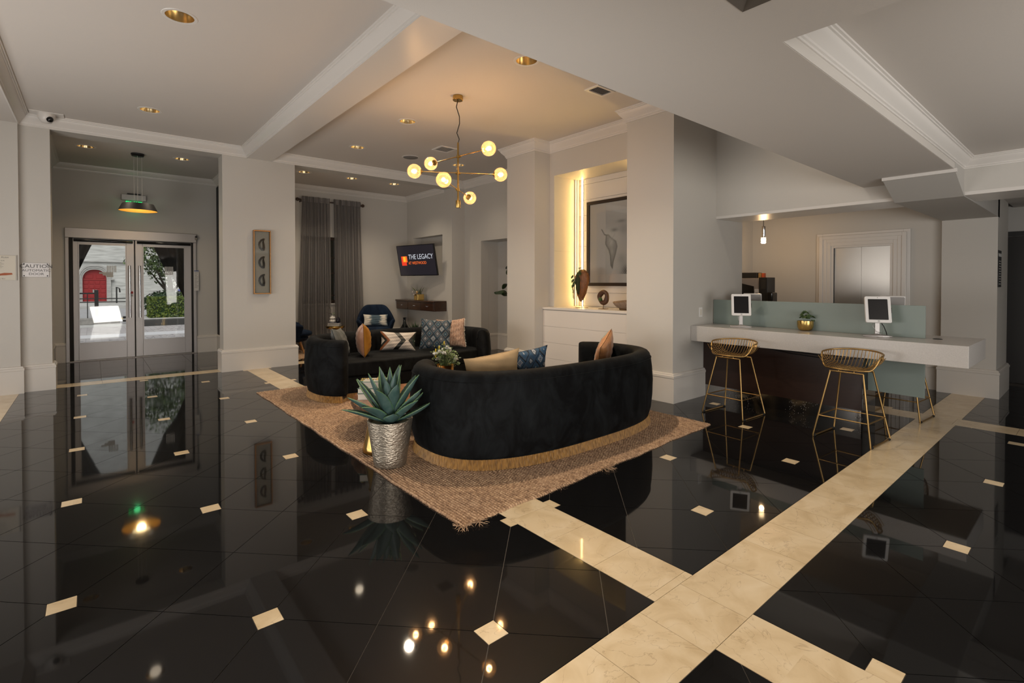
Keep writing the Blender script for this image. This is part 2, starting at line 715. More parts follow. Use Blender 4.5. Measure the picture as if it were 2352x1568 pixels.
def strip(x0, y0, x1, y1, joints, axis):
    """a band of cream marble tiles cut at the given joints along the axis"""
    lo, hi = (x0, x1) if axis == 0 else (y0, y1)
    js = [lo] + [j for j in joints if lo + 0.01 < j < hi - 0.01] + [hi]
    for a, b in zip(js, js[1:]):
        if axis == 0:
            p = [(a + G * .7, y0 + G), (b - G * .7, y0 + G), (b - G * .7, y1 - G), (a + G * .7, y1 - G)]
        else:
            p = [(x0 + G, a + G * .7), (x1 - G, a + G * .7), (x1 - G, b - G * .7), (x0 + G, b - G * .7)]
        c = (sum(q[0] for q in p) / 4, sum(q[1] for q in p) / 4)
        if near_view(*c) and not hidden_by_rug(p):
            tile_obj('marble_tile', p, M_marble)


BX0, BX1 = 1.880, 2.192      # long band towards the entrance
BY0, BY1 = 0.951, 1.266      # band crossing it
diamond_field((-0.73, BY1, BX0, 8.98), 1.972, -0.258)
diamond_field((BX1, BY1, 6.50, 8.98), 3.15, 0.90)
diamond_field((2.127, -3.0, 6.50, BY0), 2.829, 2.121)
diamond_field((-1.5, -1.0, 1.813, BY0), 1.5, -0.26)
diamond_field((6.82, BY1, 9.5, 3.4), 3.15, 0.90)
diamond_field((6.82, -2.5, 9.6, BY0), 2.829, 2.121)
diamond_field((2.66, 9.28, 6.1, 10.9), 3.15, 0.90)
strip(BX0, BY1, BX1, 8.98, [1.307 + 0.3137 * k for k in range(30)], 1)
strip(1.813, -1.5, 2.127, BY0, [0.722 - 0.3137 * k for k in range(9)], 1)
strip(-1.0, BY0, 6.50, BY1, [1.456 + 0.3137 * k for k in range(-8, 20)], 0)
strip(6.82, BY0, 8.34, BY1, [6.95 + 0.3137 * k for k in range(6)], 0)
strip(6.50, -2.4, 6.82, 3.25, [0.98 + 0.45 * k for k in range(-8, 8)], 1)
strip(-0.40, 9.0, 6.15, 9.28, [-0.235 + 0.32 * k for k in range(25)], 0)
strip(-1.05, 2.0, -0.73, 8.85, [0.1 + 0.3137 * k for k in range(30)], 1)
for ix in range(5):
    for iy in range(4):
        x0, y0 = -0.54 + ix * 0.62, 9.28 + iy * 0.645
        p = clip_poly([(x0 + G, y0 + G), (x0 + .62 - G, y0 + G), (x0 + .62 - G, y0 + .645 - G), (x0 + G, y0 + .645 - G)], (-0.54, 9.28, 1.97, 11.78))
        if len(p) > 2 and area(p) > 0.01:
            tile_obj('granite_tile', p, M_granite)
# polished stone carries on behind and beside the view
fb = MB()
fb.box(-6.9, -4.9, -0.0034, -1.5, 8.8, -0.001)
fb.box(-1.5, -4.9, -0.0034, 9.6, -1.5, -0.001)
fb.build('granite_slab', M_granite, floor)

# ---------------------------------------------------------------- walls, ceilings and trim
ZC = 3.57


def ceiling_plate(name, rect, z, holes, m, up=0.12):
    """flat ceiling with round cut-outs for the recessed lamps"""
    bm = bmesh.new()
    x0, y0, x1, y1 = rect
    edges = []
    vs = [bm.verts.new((x, y, z)) for x, y in ((x0, y0), (x1, y0), (x1, y1), (x0, y1))]
    edges += [bm.edges.new((vs[i], vs[(i + 1) % 4])) for i in range(4)]
    for hx, hy, hr in holes:
        c = [bm.verts.new((hx + hr * math.cos(2 * PI * i / 24), hy + hr * math.sin(2 * PI * i / 24), z)) for i in range(24)]
        edges += [bm.edges.new((c[i], c[(i + 1) % 24])) for i in range(24)]
    bmesh.ops.triangle_fill(bm, use_beauty=True, edges=edges)
    for f in bm.faces:
        if f.normal.z > 0:
            f.normal_flip()
    me = bpy.data.meshes.new(name)
    bm.to_mesh(me)
    bm.free()
    me.materials.append(m)
    o = bpy.data.objects.new(name, me)
    COL.objects.link(o)
    o['kind'] = 'structure'
    return o


CANS_LOBBY = [(0.56, 4.88), (0.565, 7.75), (3.257, 6.07), (3.257, 7.73), (3.262, 3.67), (5.17, 7.70)]
CANS_ALCOVE = [(3.02, 9.60), (3.92, 9.58), (4.82, 9.57)]
CANS_VEST = [(-0.07, 10.12), (1.17, 10.10)]
CR = 0.108
ceiling_plate('ceiling', (-6.0, -4.0, 6.2, 8.94), ZC, [(x, y, CR) for x, y in CANS_LOBBY], M_ceil)
ceiling_plate('ceiling_alcove', (2.3, 8.94, 5.9, 10.95), 3.46, [(x, y, CR) for x, y in CANS_ALCOVE], M_ceil)
ceiling_plate('ceiling_vestibule', (-0.7, 8.94, 2.1, 11.95), 3.50, [(x, y, CR) for x, y in CANS_VEST], M_ceil)
struct('light_block_slab', MB().box(-6.1, -4.1, 3.80, 10.9, 12.0, 3.92), M_wallgrey)  # unseen slab added above the ceilings to block outside light

# entrance wall with its two openings
EW = 8.94
struct('wall_entrance', MB().box(-5.9, EW - 0.08, 0, -0.715, EW + 0.3, ZC + .2).box(-0.715, EW, 0, -0.42, EW + 0.3, ZC + .2)
       .box(1.565, EW, 0, 2.655, EW + 0.3, ZC + .2).box(-0.42, EW, 3.415, 1.565, EW + 0.3, ZC + .2).box(2.655, EW, 3.415, 5.832, EW + 0.3, ZC + .2)
       .box(5.832, EW, 0, 6.7, EW + 0.3, ZC + .2), M_wall)
# vestibule
struct('wall_vestibule', MB().box(-0.75, EW + .3, 0, -0.54, 11.95, 3.75).box(1.97, EW + .3, 0, 2.4, 11.3, 3.75).box(1.97, 11.3, 0, 2.4, 11.95, 3.75)
       .box(-0.54, 11.8, 0, -0.375, 11.95, 3.75).box(1.588, 11.8, 0, 1.97, 11.95, 3.75).box(-0.375, 11.8, 2.37, 1.588, 11.95, 3.75), M_wall)
gc = mat('charcoal_grasscloth', (0.035, 0.038, 0.042), 0.8, c2=(0.012, 0.013, 0.015), nscale=14, stretch=(1, 1, 30), bump=0.5, bscale=30)
struct('trim_1', MB().box(1.955, 9.5, 0.345, 1.972, 11.8, 3.36), gc)
# alcove
struct('wall_alcove', MB().box(2.4, 10.905, 0, 3.36, 11.1, 3.75).box(4.15, 10.905, 0, 6.0, 11.1, 3.75).box(3.36, 10.905, 0, 4.15, 11.1, 0.96).box(3.36, 10.905, 2.40, 4.15, 11.1, 3.75)
       .box(5.832, EW + .3, 0, 6.05, 9.317, 3.75).box(5.832, 10.61, 0, 6.05, 11.0, 3.75).box(5.832, 9.317, 0, 6.05, 10.61, 1.57).box(5.832, 9.317, 2.46, 6.05, 10.61, 3.75)
       .box(6.05, 9.2, 1.4, 6.15, 10.7, 2.6), M_wall)
# wall to the right of the lounge with its passage
struct('wall_lounge', MB().box(6.155, 8.34, 0, 6.35, EW + .3, ZC + .2).box(6.155, 6.2, 2.27, 6.35, 8.34, ZC + .2)
       .box(6.352, 8.34, 0, 7.0, 8.6, 2.6).box(6.155, 6.0, 0, 6.35, 6.9, 2.268).box(6.35, 6.4, 2.27, 7.0, 8.6, 2.4), M_wall)
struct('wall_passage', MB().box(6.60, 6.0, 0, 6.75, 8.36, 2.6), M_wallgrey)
# niche wall with the two columns
N0, N1 = 3.99, 5.53
struct('wall_niche', MB().box(5.17, 5.63, 0, 6.4, 6.29, ZC + .2).box(5.17, 3.25, 0, 6.4, 3.91, ZC + .2)
       .box(5.49, N1, 0, 6.4, 5.63, ZC + .2).box(5.49, 3.91, 0, 6.4, N0, ZC + .2).box(5.49, N0, 3.06, 6.4, N1, ZC + .2)
       .box(6.055, N0, 0.9, 6.4, N1, 3.06).box(5.49, N0, 0, 6.4, N1, 0.99), M_wall)
# counter side wall, header, bulkhead and pillar
struct('wall_counter', MB().box(6.4, 3.25, 0, 6.87, 3.92, 2.238).box(6.772, 3.25, 2.24, 6.87, 3.92, 2.7).box(6.15, 3.25, 2.24, 6.77, 3.92, ZC + .2), M_wall)
struct('wall_header', MB().box(6.15, 1.38, 2.255, 6.77, 3.25, ZC + .2).box(6.15, -3.5, 2.24, 6.77, 0.86, ZC + .2), M_wall)
struct('trim_2', MB().box(6.15, 1.38, 2.222, 6.42, 3.25, 2.256).box(6.425, 1.38, 2.228, 6.77, 3.25, 2.256), M_trim, bevel=.003)
struct('trim_3', MB().box(6.15, -3.5, 2.207, 6.42, 0.86, 2.241).box(6.425, -3.5, 2.213, 6.77, 0.86, 2.241), M_trim, bevel=.003)
bh = MB()
sl = [(6.15, 2.20), (8.5, 2.20), (8.5, 2.6), (5.735, 2.6), (5.735, 2.365)]
bh.add([(x, 0.86, z) for x, z in sl] + [(x, 1.38, z) for x, z in sl], [(0, 1, 2, 3, 4), (9, 8, 7, 6, 5)] + [(i, (i + 1) % 5, 5 + (i + 1) % 5, 5 + i) for i in range(5)])
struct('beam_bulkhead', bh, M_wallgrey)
struct('trim_4', MB().box(5.72, 0.85, 2.362, 5.76, 1.385, 2.395), M_trim)
struct('pillar', MB().box(8.37, 0.86, 0, 9.3, 1.38, 2.75), M_wall)
# back of house behind the counter
struct('wall_back', MB().box(8.48, 1.38, 0, 8.7, 1.86, 2.8).box(8.48, 2.66, 0, 8.7, 4.0, 2.8).box(8.48, 1.86, 2.01, 8.7, 2.66, 2.8).box(8.62, 1.86, 0, 8.75, 2.66, 2.01)
       .box(6.87, 3.835, 0, 8.5, 4.0, 2.8), M_wall)
struct('ceiling_back', MB().box(6.7, 1.36, 2.60, 8.7, 4.0, 2.75), M_ceil)
# corridor beyond the pillar
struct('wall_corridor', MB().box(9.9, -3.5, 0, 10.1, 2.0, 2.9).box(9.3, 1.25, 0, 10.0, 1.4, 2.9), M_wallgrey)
struct('ceiling_corridor', MB().box(6.75, -3.5, 2.46, 10.1, 0.86, 2.6), M_ceil)
# low ceiling over the camera with its raised coffer
ZS, YS, CX, CY = 2.39, 1.643, 2.18, 0.87
lc = MB()
VX0, VX1, VY0, VY1 = 1.30, 1.826, 0.34, 0.868
lc.box(-6, -4, ZS, VX0, YS, ZS + .3).box(VX0, -4, ZS, VX1, VY0, ZS + .3).box(VX0, VY1, ZS, VX1, YS, ZS + .3).box(VX1, -4, ZS, CX, YS, ZS + .3)
lc.box(CX, CY, ZS, 6.16, YS, ZS + .3)
struct('ceiling_low', lc, M_ceil)
struct('ceiling_coffer', MB().box(CX - .1, -4, 2.545, 6.16, CY + .1, 2.66), M_ceil)
# beams of the high ceiling
struct('beam_lounge', MB().box(1.925, 1.5, 3.415, 2.285, EW, ZC + .1), M_trim)
struct('beam_left', MB().box(-5.9, 1.5, 3.42, -0.72, EW, ZC + .1), M_ceil)
# rear and left shell, outside the picture
struct('wall_rear', MB().box(-6.1, -4.2, 0, 10.1, -4.0, 3.8).box(-6.1, -4.2, 0, -5.95, 9.3, 3.8), M_wall)

CROWN = [(0, 0), (.014, 0), (.014, .018), (.024, .024), (.026, .04), (.045, .062), (.068, .088), (.082, .112), (.084, .122), (.094, .126), (.096, .138), (.108, .142), (.110, .156), (0, .156)]


def crown(name, path, z, h=0.156, p=1.0, m=None, closed=False):
    prof = [(d * p, z + q * h / 0.156) for d, q in CROWN]
    return struct(name, MB().sweep(path, prof, closed), m or M_trim, smooth=25)


crown('trim_5', [(1.925, EW), (-0.72, EW), (-0.72, 1.6)][::-1] if False else [(1.925, EW), (-0.72, EW), (-0.72, 1.6)], ZC - .156)
crown('trim_6', [(1.925, 1.6), (1.925, EW)], ZC - .156)
crown('trim_7', [(6.155, 6.3), (6.155, EW), (2.285, EW)], ZC - .156)
crown('trim_8', [(5.17, 3.26), (5.17, 3.91), (5.49, 3.91), (5.49, 5.63), (5.17, 5.63), (5.17, 6.29), (6.1, 6.29)], ZC - .156)
crown('trim_9', [(5.832, 9.25), (5.832, 10.905), (2.4, 10.905)], 3.345, 0.116, 1.0)
crown('trim_10', [(1.97, 9.25), (1.97, 11.8), (-0.54, 11.8), (-0.54, 9.25)], 3.39, 0.112, 1.0)
crown('trim_11', [(6.15, CY), (CX, CY)], 2.445, 0.1, 0.8)
crown('trim_12', [(6.15, -3.4), (6.15, CY)], 2.445, 0.1, 0.8)
struct('trim_13', MB().box(CX, CY - .004, ZS + .001, 6.15, CY + .01, 2.45), M_base)
crown('trim_14', [(8.48, 1.4), (8.48, 3.835), (6.9, 3.835)], 2.48, 0.12, 1.0)

BASEP = [(0, 0), (.032, 0), (.032, .288), (.037, .292), (.037, .318), (.026, .326), (.024, .338), (.012, .345), (0, .345)]


def baseboard(name, path, h=0.345):
    return struct(name, MB().sweep(path, [(d, z * h / 0.345) for d, z in BASEP]), M_base, smooth=25)


baseboard('baseboard_left', [(-0.42, EW + .3), (-0.42, EW), (-0.715, EW), (-0.715, EW - .08), (-3.0, EW - .08)])
baseboard('baseboard_pier', [(2.655, EW + .3), (2.655, EW), (1.565, EW), (1.565, EW + .3)])
baseboard('baseboard_vestibule', [(-0.375, 11.8), (-0.54, 11.8), (-0.54, 9.25)])
baseboard('baseboard_vestibule_right', [(1.97, 9.25), (1.97, 11.8), (1.588, 11.8)])
baseboard('baseboard_alcove', [(6.155, EW), (5.832, EW), (5.832, 10.905), (2.42, 10.905)])
baseboard('baseboard_lounge', [(6.9, 8.34), (6.155, 8.34), (6.155, EW)])
baseboard('baseboard_passage', [(6.60, 6.9), (6.60, 8.34)])
baseboard('baseboard_column', [(5.345, 5.63), (5.17, 5.63), (5.17, 6.29), (6.1, 6.29)])
baseboard('baseboard_right', [(5.86, 3.25), (5.17, 3.25), (5.17, 3.91), (5.345, 3.91)])
baseboard('baseboard_pillar', [(9.28, 0.86), (8.37, 0.86), (8.37, 1.38), (8.48, 1.38), (8.48, 1.66)])


# ---------------------------------------------------------------- entrance door
YD = 11.75
dr = T('door_1', '', '')
del dr['label'], dr['category']
dr['kind'] = 'structure'
f = MB()
f.box(-0.375, YD - .02, 2.205, 1.59, YD + .14, 2.375)
f.box(-0.375, YD, 0, -0.325, YD + .14, 2.205).box(1.54, YD, 0, 1.59, YD + .14, 2.205)
f.build('door_frame', M_alu, dr, bevel=.004)
MB().box(-0.325, YD + .03, 0, -0.272, YD + .1, 2.205).box(1.505, YD + .03, 0, 1.54, YD + .1, 2.205).box(0.595, YD + .03, 0.0, 0.612, YD + .06, 2.205).build('weather_seal', M_rubber, dr)
MB().box(-0.375, YD - .03, 0, 1.59, YD + .16, 0.014).build('threshold', M_alu, dr, bevel=.004)
for k, (a, b, g0, g1) in enumerate(((-0.272, 0.595, -0.203, 0.478), (0.612, 1.505, 0.722, 1.398))):
    lf = MB()
    y0, y1 = YD + .025, YD + .075
    lf.box(a, y0, 0.02, g0, y1, 2.2).box(g1, y0, 0.02, b, y1, 2.2).box(g0, y0, 0.02, g1, y1, 0.318).box(g0, y0, 2.105, g1, y1, 2.2)
    leaf = lf.build('door_leaf', M_alu, dr, bevel=.003)
    MB().box(g0, YD + .046, 0.318, g1, YD + .052, 2.105).build('glass_pane', M_glass, leaf)
    bead = MB()
    for (p, q, r, s) in ((g0, .318, g1, .333), (g0, 2.09, g1, 2.105), (g0, .333, g0 + .015, 2.09), (g1 - .015, .333, g1, 2.09)):
        bead.box(p, YD + .012, q, r, YD + .03, s)
    bead.build('glazing_bead', M_alu, leaf)
    hx = 0.523 if k == 0 else 0.674
    h = MB()
    h.tube([(hx, YD - .045, 0.755), (hx, YD - .045, 1.725)], 0.017, 12)
    for z in (0.9, 1.58):
        h.tube([(hx, YD - .045, z), (hx, YD + .03, z)], 0.009, 8)
    h.build('pull_handle', M_chrome, leaf, smooth=40)
    s = MB()
    sa, sb = (-0.26, 0.575) if k == 0 else (0.635, 1.49)
    s.tube([(sa, YD - .01, 2.165), (sb, YD - .01, 2.165)], 0.026, 12)
    s.build('safety_sensor', M_blackgloss, leaf, smooth=40)
    # frosted bar emblem on the glass
    d = MB()
    ex = 0.255 if k == 0 else 1.13
    for i in range(6):
        d.box(ex + i * .024 - .06, YD + .042, 1.60 if k == 0 else 1.58, ex + i * .024 - .046, YD + .045, 1.72 - (0 if k == 0 else .0))
    if k == 0:
        for i in range(3):
            d.box(ex - .17 + i * .05, YD + .042, 1.57 - i * .03, ex + .03, YD + .045, 1.60 - i * .03)
    else:
        d.box(ex - .06, YD + .042, 1.56, ex + .074, YD + .045, 1.58)
    d.build('frosted_emblem', mat('frosted_vinyl', (0.5, 0.51, 0.52), 0.6), leaf)
st = MB().box(0.535, YD + .018, 1.20, 0.575, YD + .024, 1.245).build('door_sticker', mat('red_sticker', (0.4, 0.02, 0.02), 0.5), dr)
st = MB().box(0.535, YD + .018, 1.15, 0.575, YD + .024, 1.19).build('door_sticker', mat('grey_sticker', (0.4, 0.4, 0.4), 0.5), dr)

# keypad and notice on the frame
t = T('door_control_box', 'small black switch box on top corner of the entrance door frame', 'switch', (1.59, YD - .02, 2.30))
MB().box(-0.025, -0.03, -0.04, 0.012, 0.0, 0.04).build('housing', M_black, t, bevel=.004)
MB().box(-0.022, -0.033, -0.035, 0.009, -0.03, 0.0).build('button_plate', M_chrome, t)
t = T('door_notice', 'white paper notice with blue top edge on right side of the entrance door', 'notice', (1.59, YD - .012, 1.45))
MB().box(-0.042, -0.004, -0.2, 0.038, 0, 0.2).build('sheet', mat('notice_paper', (0.55, 0.54, 0.53), 0.6), t)
MB().box(-0.042, -0.006, 0.185, 0.038, -0.004, 0.2).build('header_strip', mat('notice_blue', (0.03, 0.07, 0.25), 0.6), t)
nm = mat('print_grey', (0.12, 0.12, 0.12), 0.7)
ln = MB()
for i in range(11):
    ln.box(-0.034, -0.0055, 0.16 - i * .03, 0.03 - (i % 3) * .012, -0.004, 0.166 - i * .03)
ln.build('printed_text', nm, t)

# ---------------------------------------------------------------- outside the entrance
M_conc = mat('pale_concrete', (0.46, 0.455, 0.44), 0.85, c2=(0.33, 0.33, 0.315), nscale=3, stretch=(1, 1, 5))
M_asph = mat('pale_asphalt', (0.36, 0.36, 0.365), 0.9, noise=0.25, nscale=5)


def paver_mat():
    m, n, l, b = nodes('brick_paving')
    tc = n.new('ShaderNodeTexCoord')
    br = n.new('ShaderNodeTexBrick')
    br.inputs['Scale'].default_value = 1.0
    br.inputs['Brick Width'].default_value = 0.30
    br.inputs['Row Height'].default_value = 0.22
    br.inputs['Mortar Size'].default_value = 0.012
    br.inputs['Color1'].default_value = (0.33, 0.31, 0.305, 1)
    br.inputs['Color2'].default_value = (0.42, 0.40, 0.39, 1)
    br.inputs['Mortar'].default_value = (0.24, 0.23, 0.225, 1)
    l.new(tc.outputs['Object'], br.inputs['Vector'])
    v = n.new('ShaderNodeTexVoronoi')
    v.inputs['Scale'].default_value = 4.2
    l.new(tc.outputs['Object'], v.inputs['Vector'])
    r = ramp(n, [(0.0, (1, 1, 1)), (0.16, (1, 1, 1)), (0.2, (0, 0, 0))])
    l.new(v.outputs['Distance'], r.inputs[0])
    mx = n.new('ShaderNodeMixRGB')
    mx.inputs[2].default_value = (0.07, 0.065, 0.065, 1)
    l.new(r.outputs[0], mx.inputs[0])
    l.new(br.outputs[0], mx.inputs[1])
    l.new(mx.outputs[0], b.inputs['Base Color'])
    setp(b, rough=0.9)
    return m


M_pave = paver_mat()
struct('ground', MB().box(-30, 11.92, -0.2, 60, 90, -0.03), M_asph)
struct('ground_paving', MB().box(-8, 11.95, -0.03, 16, 21.3, -0.004), M_pave)
struct('kerb_strip', MB().box(-8, 16.6, -0.01, 16, 17.6, 0.0), mat('white_kerb', (0.55, 0.55, 0.56), 0.8))
struct('kerb_strip_far', MB().box(-8, 20.6, -0.01, 16, 21.9, 0.001), M_conc)
struct('sidewalk', MB().box(-10, 36.0, -0.03, 30, 45, 0.12), M_conc)
struct('kerb_yellow', MB().box(-10, 25.2, -0.03, 30, 25.5, 0.012), mat('yellow_road_line', (0.55, 0.42, 0.2), 0.8))
# planter walls
pl = T('planter_wall', 'low grey concrete planter wall under the black railing outside the doors', 'wall', (-0.3, 22.3, 0))
MB().box(-3, -0.1, -0.02, 1.0, 0.5, 0.19).build('kerb_stone', mat('mossy_concrete', (0.30, 0.29, 0.27), 0.9, noise=.3, nscale=6), pl, bevel=.02)
pl = T('hedge_kerb', 'dark low kerb below the clipped hedge seen through right door', 'kerb', (1.5, 20.2, 0))
MB().box(-0.25, -0.1, -0.02, 4.0, 0.25, 0.2).build('kerb_stone', mat('dark_kerb', (0.045, 0.045, 0.043), 0.8), pl, bevel=.02)
MB().box(-0.3, 0.2, 0.13, 4.0, 2.2, 0.21).build('kerb_coping', M_conc, pl)
st = T('low_bench_rail', 'black and white low rail beside the planter wall outside', 'rail', (0.8, 22.4, 0))
MB().box(0, 0, 0.03, 0.9, 0.2, 0.1).box(0, 0, 0.15, 0.9, 0.2, 0.22).build('rail', M_black, st)
MB().box(0.02, 0.02, 0.1, 0.9, 0.18, 0.15).build('rail_board', M_white, st)
# railing
ra = T('railing', 'black metal railing with thick end post in front of the red church door', 'railing', (0, 22.62, 0))
MB().box(-1.6, -0.02, 1.02, 0.06, 0.02, 1.07).build('top_rail', M_black, ra)
MB().box(0.03, -0.045, 0.19, 0.14, 0.045, 1.16).build('end_post', M_black, ra)
for i in range(8):
    MB().box(-0.17 - i * .22, -0.013, 0.15, -0.144 - i * .22, 0.013, 1.02).build('baluster', M_black, ra)
# far railing by the church
rb = T('church_handrail', 'thin black handrail on the sidewalk right of the red church door', 'railing', (0, 41, 0))
q = MB()
q.tube([(-1.6, 0, 0.42), (4.2, 0, 0.42)], .03, 6).tube([(-1.6, 0, 0.2), (4.2, 0, 0.2)], .03, 6)
q.build('rail', M_black, rb)
MB().tube([(1.15, 0, 0.0), (1.15, 0, 1.15), (1.3, 0, 1.05), (1.32, 0, 0.8)], .04, 6).build('post', M_black, rb)

# church
def board_conc():
    m, n, l, b = nodes('board_marked_concrete')
    tc = n.new('ShaderNodeTexCoord')
    mp = n.new('ShaderNodeMapping')
    mp.inputs['Scale'].default_value = (0.5, 0.5, 3.5)
    l.new(tc.outputs['Object'], mp.inputs[0])
    nz = n.new('ShaderNodeTexNoise')
    nz.inputs['Scale'].default_value = 2.2
    nz.inputs['Detail'].default_value = 8
    l.new(mp.outputs[0], nz.inputs['Vector'])
    r = ramp(n, [(0.3, (0.36, 0.365, 0.35)), (0.6, (0.56, 0.57, 0.55)), (0.8, (0.63, 0.64, 0.63))])
    l.new(nz.outputs[0], r.inputs[0])
    l.new(r.outputs[0], b.inputs['Base Color'])
    setp(b, rough=0.9)
    return m


YC = 45.0
M_chw = board_conc()
ch = T('church', 'pale concrete church wall with red arched door across the street', 'building', (0.08, YC, 0))


def arch(hw, spring, top, n=10, z0=0.0):
    """pointed arch outline, clockwise from lower left"""
    pts = [(-hw, z0), (-hw, spring)]
    for i in range(1, n + 1):
        t = i / n
        pts.append((-hw * math.cos(t * PI / 2) ** 0.85 if i < n else 0, spring + (top - spring) * math.sin(t * PI / 2)))
    return pts + [(-x, z) for x, z in pts[-2::-1]]


def xz_prism(poly, y0, y1):
    m = MB()
    m.prism(poly, 0, 1)
    m.v = [(x, y0 + (y1 - y0) * z, y) for x, y, z in m.v]
    return m


out = [(-14, 0), (-0.64, 0)] + arch(0.64, 1.66, 2.33)[1:-1] + [(0.64, 0), (26, 0), (26, 14), (-14, 14)]
xz_prism(out, 0, 0.6).build('wall', M_chw, ch)
MB().box(-14, -0.12, 2.86, 26, 0.02, 2.93).build('string_course', M_conc, ch)
for k, (hw, sp, tp) in enumerate(((0.72, 1.66, 2.46), (0.80, 1.66, 2.58), (0.88, 1.66, 2.70))):
    a1, a0 = arch(hw, sp, tp), arch(hw - .08, sp, tp - .12)
    ring = MB()
    n_ = len(a1)
    y0, y1 = -0.05 - 0.04 * k, 0.05
    ring.add([(x, y0, z) for x, z in a1] + [(x, y0, z) for x, z in a0] + [(x, y1, z) for x, z in a1] + [(x, y1, z) for x, z in a0],
             [(i, i + 1, n_ + i + 1, n_ + i) for i in range(n_ - 1)] + [(i, 2 * n_ + i, 2 * n_ + i + 1, i + 1) for i in range(n_ - 1)] + [(n_ + i, n_ + i + 1, 3 * n_ + i + 1, 3 * n_ + i) for i in range(n_ - 1)])
    ring.build('arch_moulding', M_conc, ch)
for sx in (-1, 1):
    MB().box(sx * .86, -0.25, 1.62, sx * 1.06, 0, 1.70).build('label_stop', M_conc, ch)
MB().box(2.0, -0.2, 1.75, 2.6, 0, 1.95).box(1.8, -0.2, 1.62, 2.1, 0, 1.78).build('wall_ledge', M_conc, ch)
M_red = mat('red_door_paint', (0.27, 0.012, 0.014), 0.5)
cd = xz_prism(arch(0.64, 1.66, 2.33), 0.14, 0.22).build('door', M_red, ch)
MB().box(-0.62, 0.10, 1.63, 0.62, 0.15, 1.68).build('transom_rail', mat('red_door_rail', (0.36, 0.03, 0.03), 0.5), cd)
for cx in (-.46, -.155, .155, .46):
    for i in range(5):
        MB().box(cx - .125, 0.12, 0.12 + i * .3, cx + .125, 0.15, 0.34 + i * .3).build('door_panel', M_red, cd, bevel=.015, seg=1)
for cx in (-.3, .3):
    MB().box(cx - .22, 0.12, 1.72, cx + .22, 0.15, 1.98).build('door_panel', M_red, cd, bevel=.015, seg=1)
MB().box(-0.11, 0.1, 0.72, -0.03, 0.13, 0.95).box(0.03, 0.1, 0.72, 0.11, 0.13, 0.95).build('lock_plate', M_alu, cd)
MB().box(-1.0, -0.9, 0, 1.0, 0.2, 0.13).build('door_step', M_conc, ch)
# side wing wall of the church with bushes in front
wing = T('church_wing', 'grey concrete side wing behind the tree outside', 'building', (5.4, 34.5, 0))
MB().box(-1.5, 0, 0, 12, 0.6, 9).build('wall', mat('grey_concrete', (0.30, 0.31, 0.30), 0.9, noise=.2, nscale=2), wing)


def leaf_mat(name, c1, c2):
    m, n, l, b = nodes(name)
    oi = n.new('ShaderNodeTexCoord')
    v = n.new('ShaderNodeTexNoise')
    v.inputs['Scale'].default_value = 9
    l.new(oi.outputs['Object'], v.inputs['Vector'])
    r = ramp(n, [(0.35, c1), (0.65, c2)])
    l.new(v.outputs[0], r.inputs[0])
    l.new(r.outputs[0], b.inputs['Base Color'])
    setp(b, rough=0.5)
    return m


def leaf_cloud(n, fn, size, seed):
    rnd = np.random.RandomState(seed)
    mb = MB()
    for _ in range(n):
        p, nm_ = fn(rnd)
        d = Vector(rnd.normal(size=3)) * 0.7 + nm_
        d.normalize()
        s = d.orthogonal().normalized()
        s = Matrix.Rotation(rnd.uniform(0, 6.28), 3, d) @ s
        t_ = d.cross(s)
        a = size * rnd.uniform(.6, 1.3)
        mb.add([p - s * a, p + t_ * a * .45, p + s * a, p - t_ * a * .45], [(0, 1, 2, 3)])
    return mb


def sph(c, rx, ry, rz, shell=.35):
    def fn(r):
        v = Vector(r.normal(size=3)).normalized()
        k = 1 - shell * r.uniform() ** 1.5
        return Vector((c[0] + v.x * rx * k, c[1] + v.y * ry * k, c[2] + v.z * rz * k)), v
    return fn


M_leaf1 = leaf_mat('tree_leaves', (0.012, 0.035, 0.008), (0.09, 0.14, 0.03))
M_leaf2 = leaf_mat('hedge_leaves', (0.035, 0.075, 0.008), (0.15, 0.20, 0.02))
M_leaf3 = leaf_mat('dark_bush_leaves', (0.006, 0.022, 0.006), (0.02, 0.06, 0.015))
M_leaf4 = leaf_mat('yellow_bush_leaves', (0.10, 0.09, 0.02), (0.26, 0.22, 0.09))
M_trunk = mat('bark_trunk', (0.03, 0.022, 0.016), 0.9, bump=.4, bscale=20)


def hedge_fn(x0, y0, z0, x1, y1, z1):
    def fn(r):
        k = r.uniform()
        if k < .4:
            return Vector((r.uniform(x0, x1), r.uniform(y0, y1), z1 - r.uniform(0, .06))), Vector((0, 0, 1))
        if k < .8:
            return Vector((r.uniform(x0, x1), y0 + r.uniform(0, .06), r.uniform(z0, z1))), Vector((0, -1, 0))
        return Vector((x0 + r.uniform(0, .06), r.uniform(y0, y1), r.uniform(z0, z1))), Vector((-1, 0, 0))
    return fn


hd = T('clipped_hedge', 'square clipped green hedge with yellow-green top outside right door', 'hedge', (1.45, 20.9, .2))
MB().box(.06, .06, 0, 3.0, .95, .64).build('hedge_core', M_leaf3, hd)
leaf_cloud(5200, hedge_fn(0, 0, 0, 3.1, 1.0, .72), .045, 3).build('foliage', M_leaf2, hd, fix=False, kind='stuff')


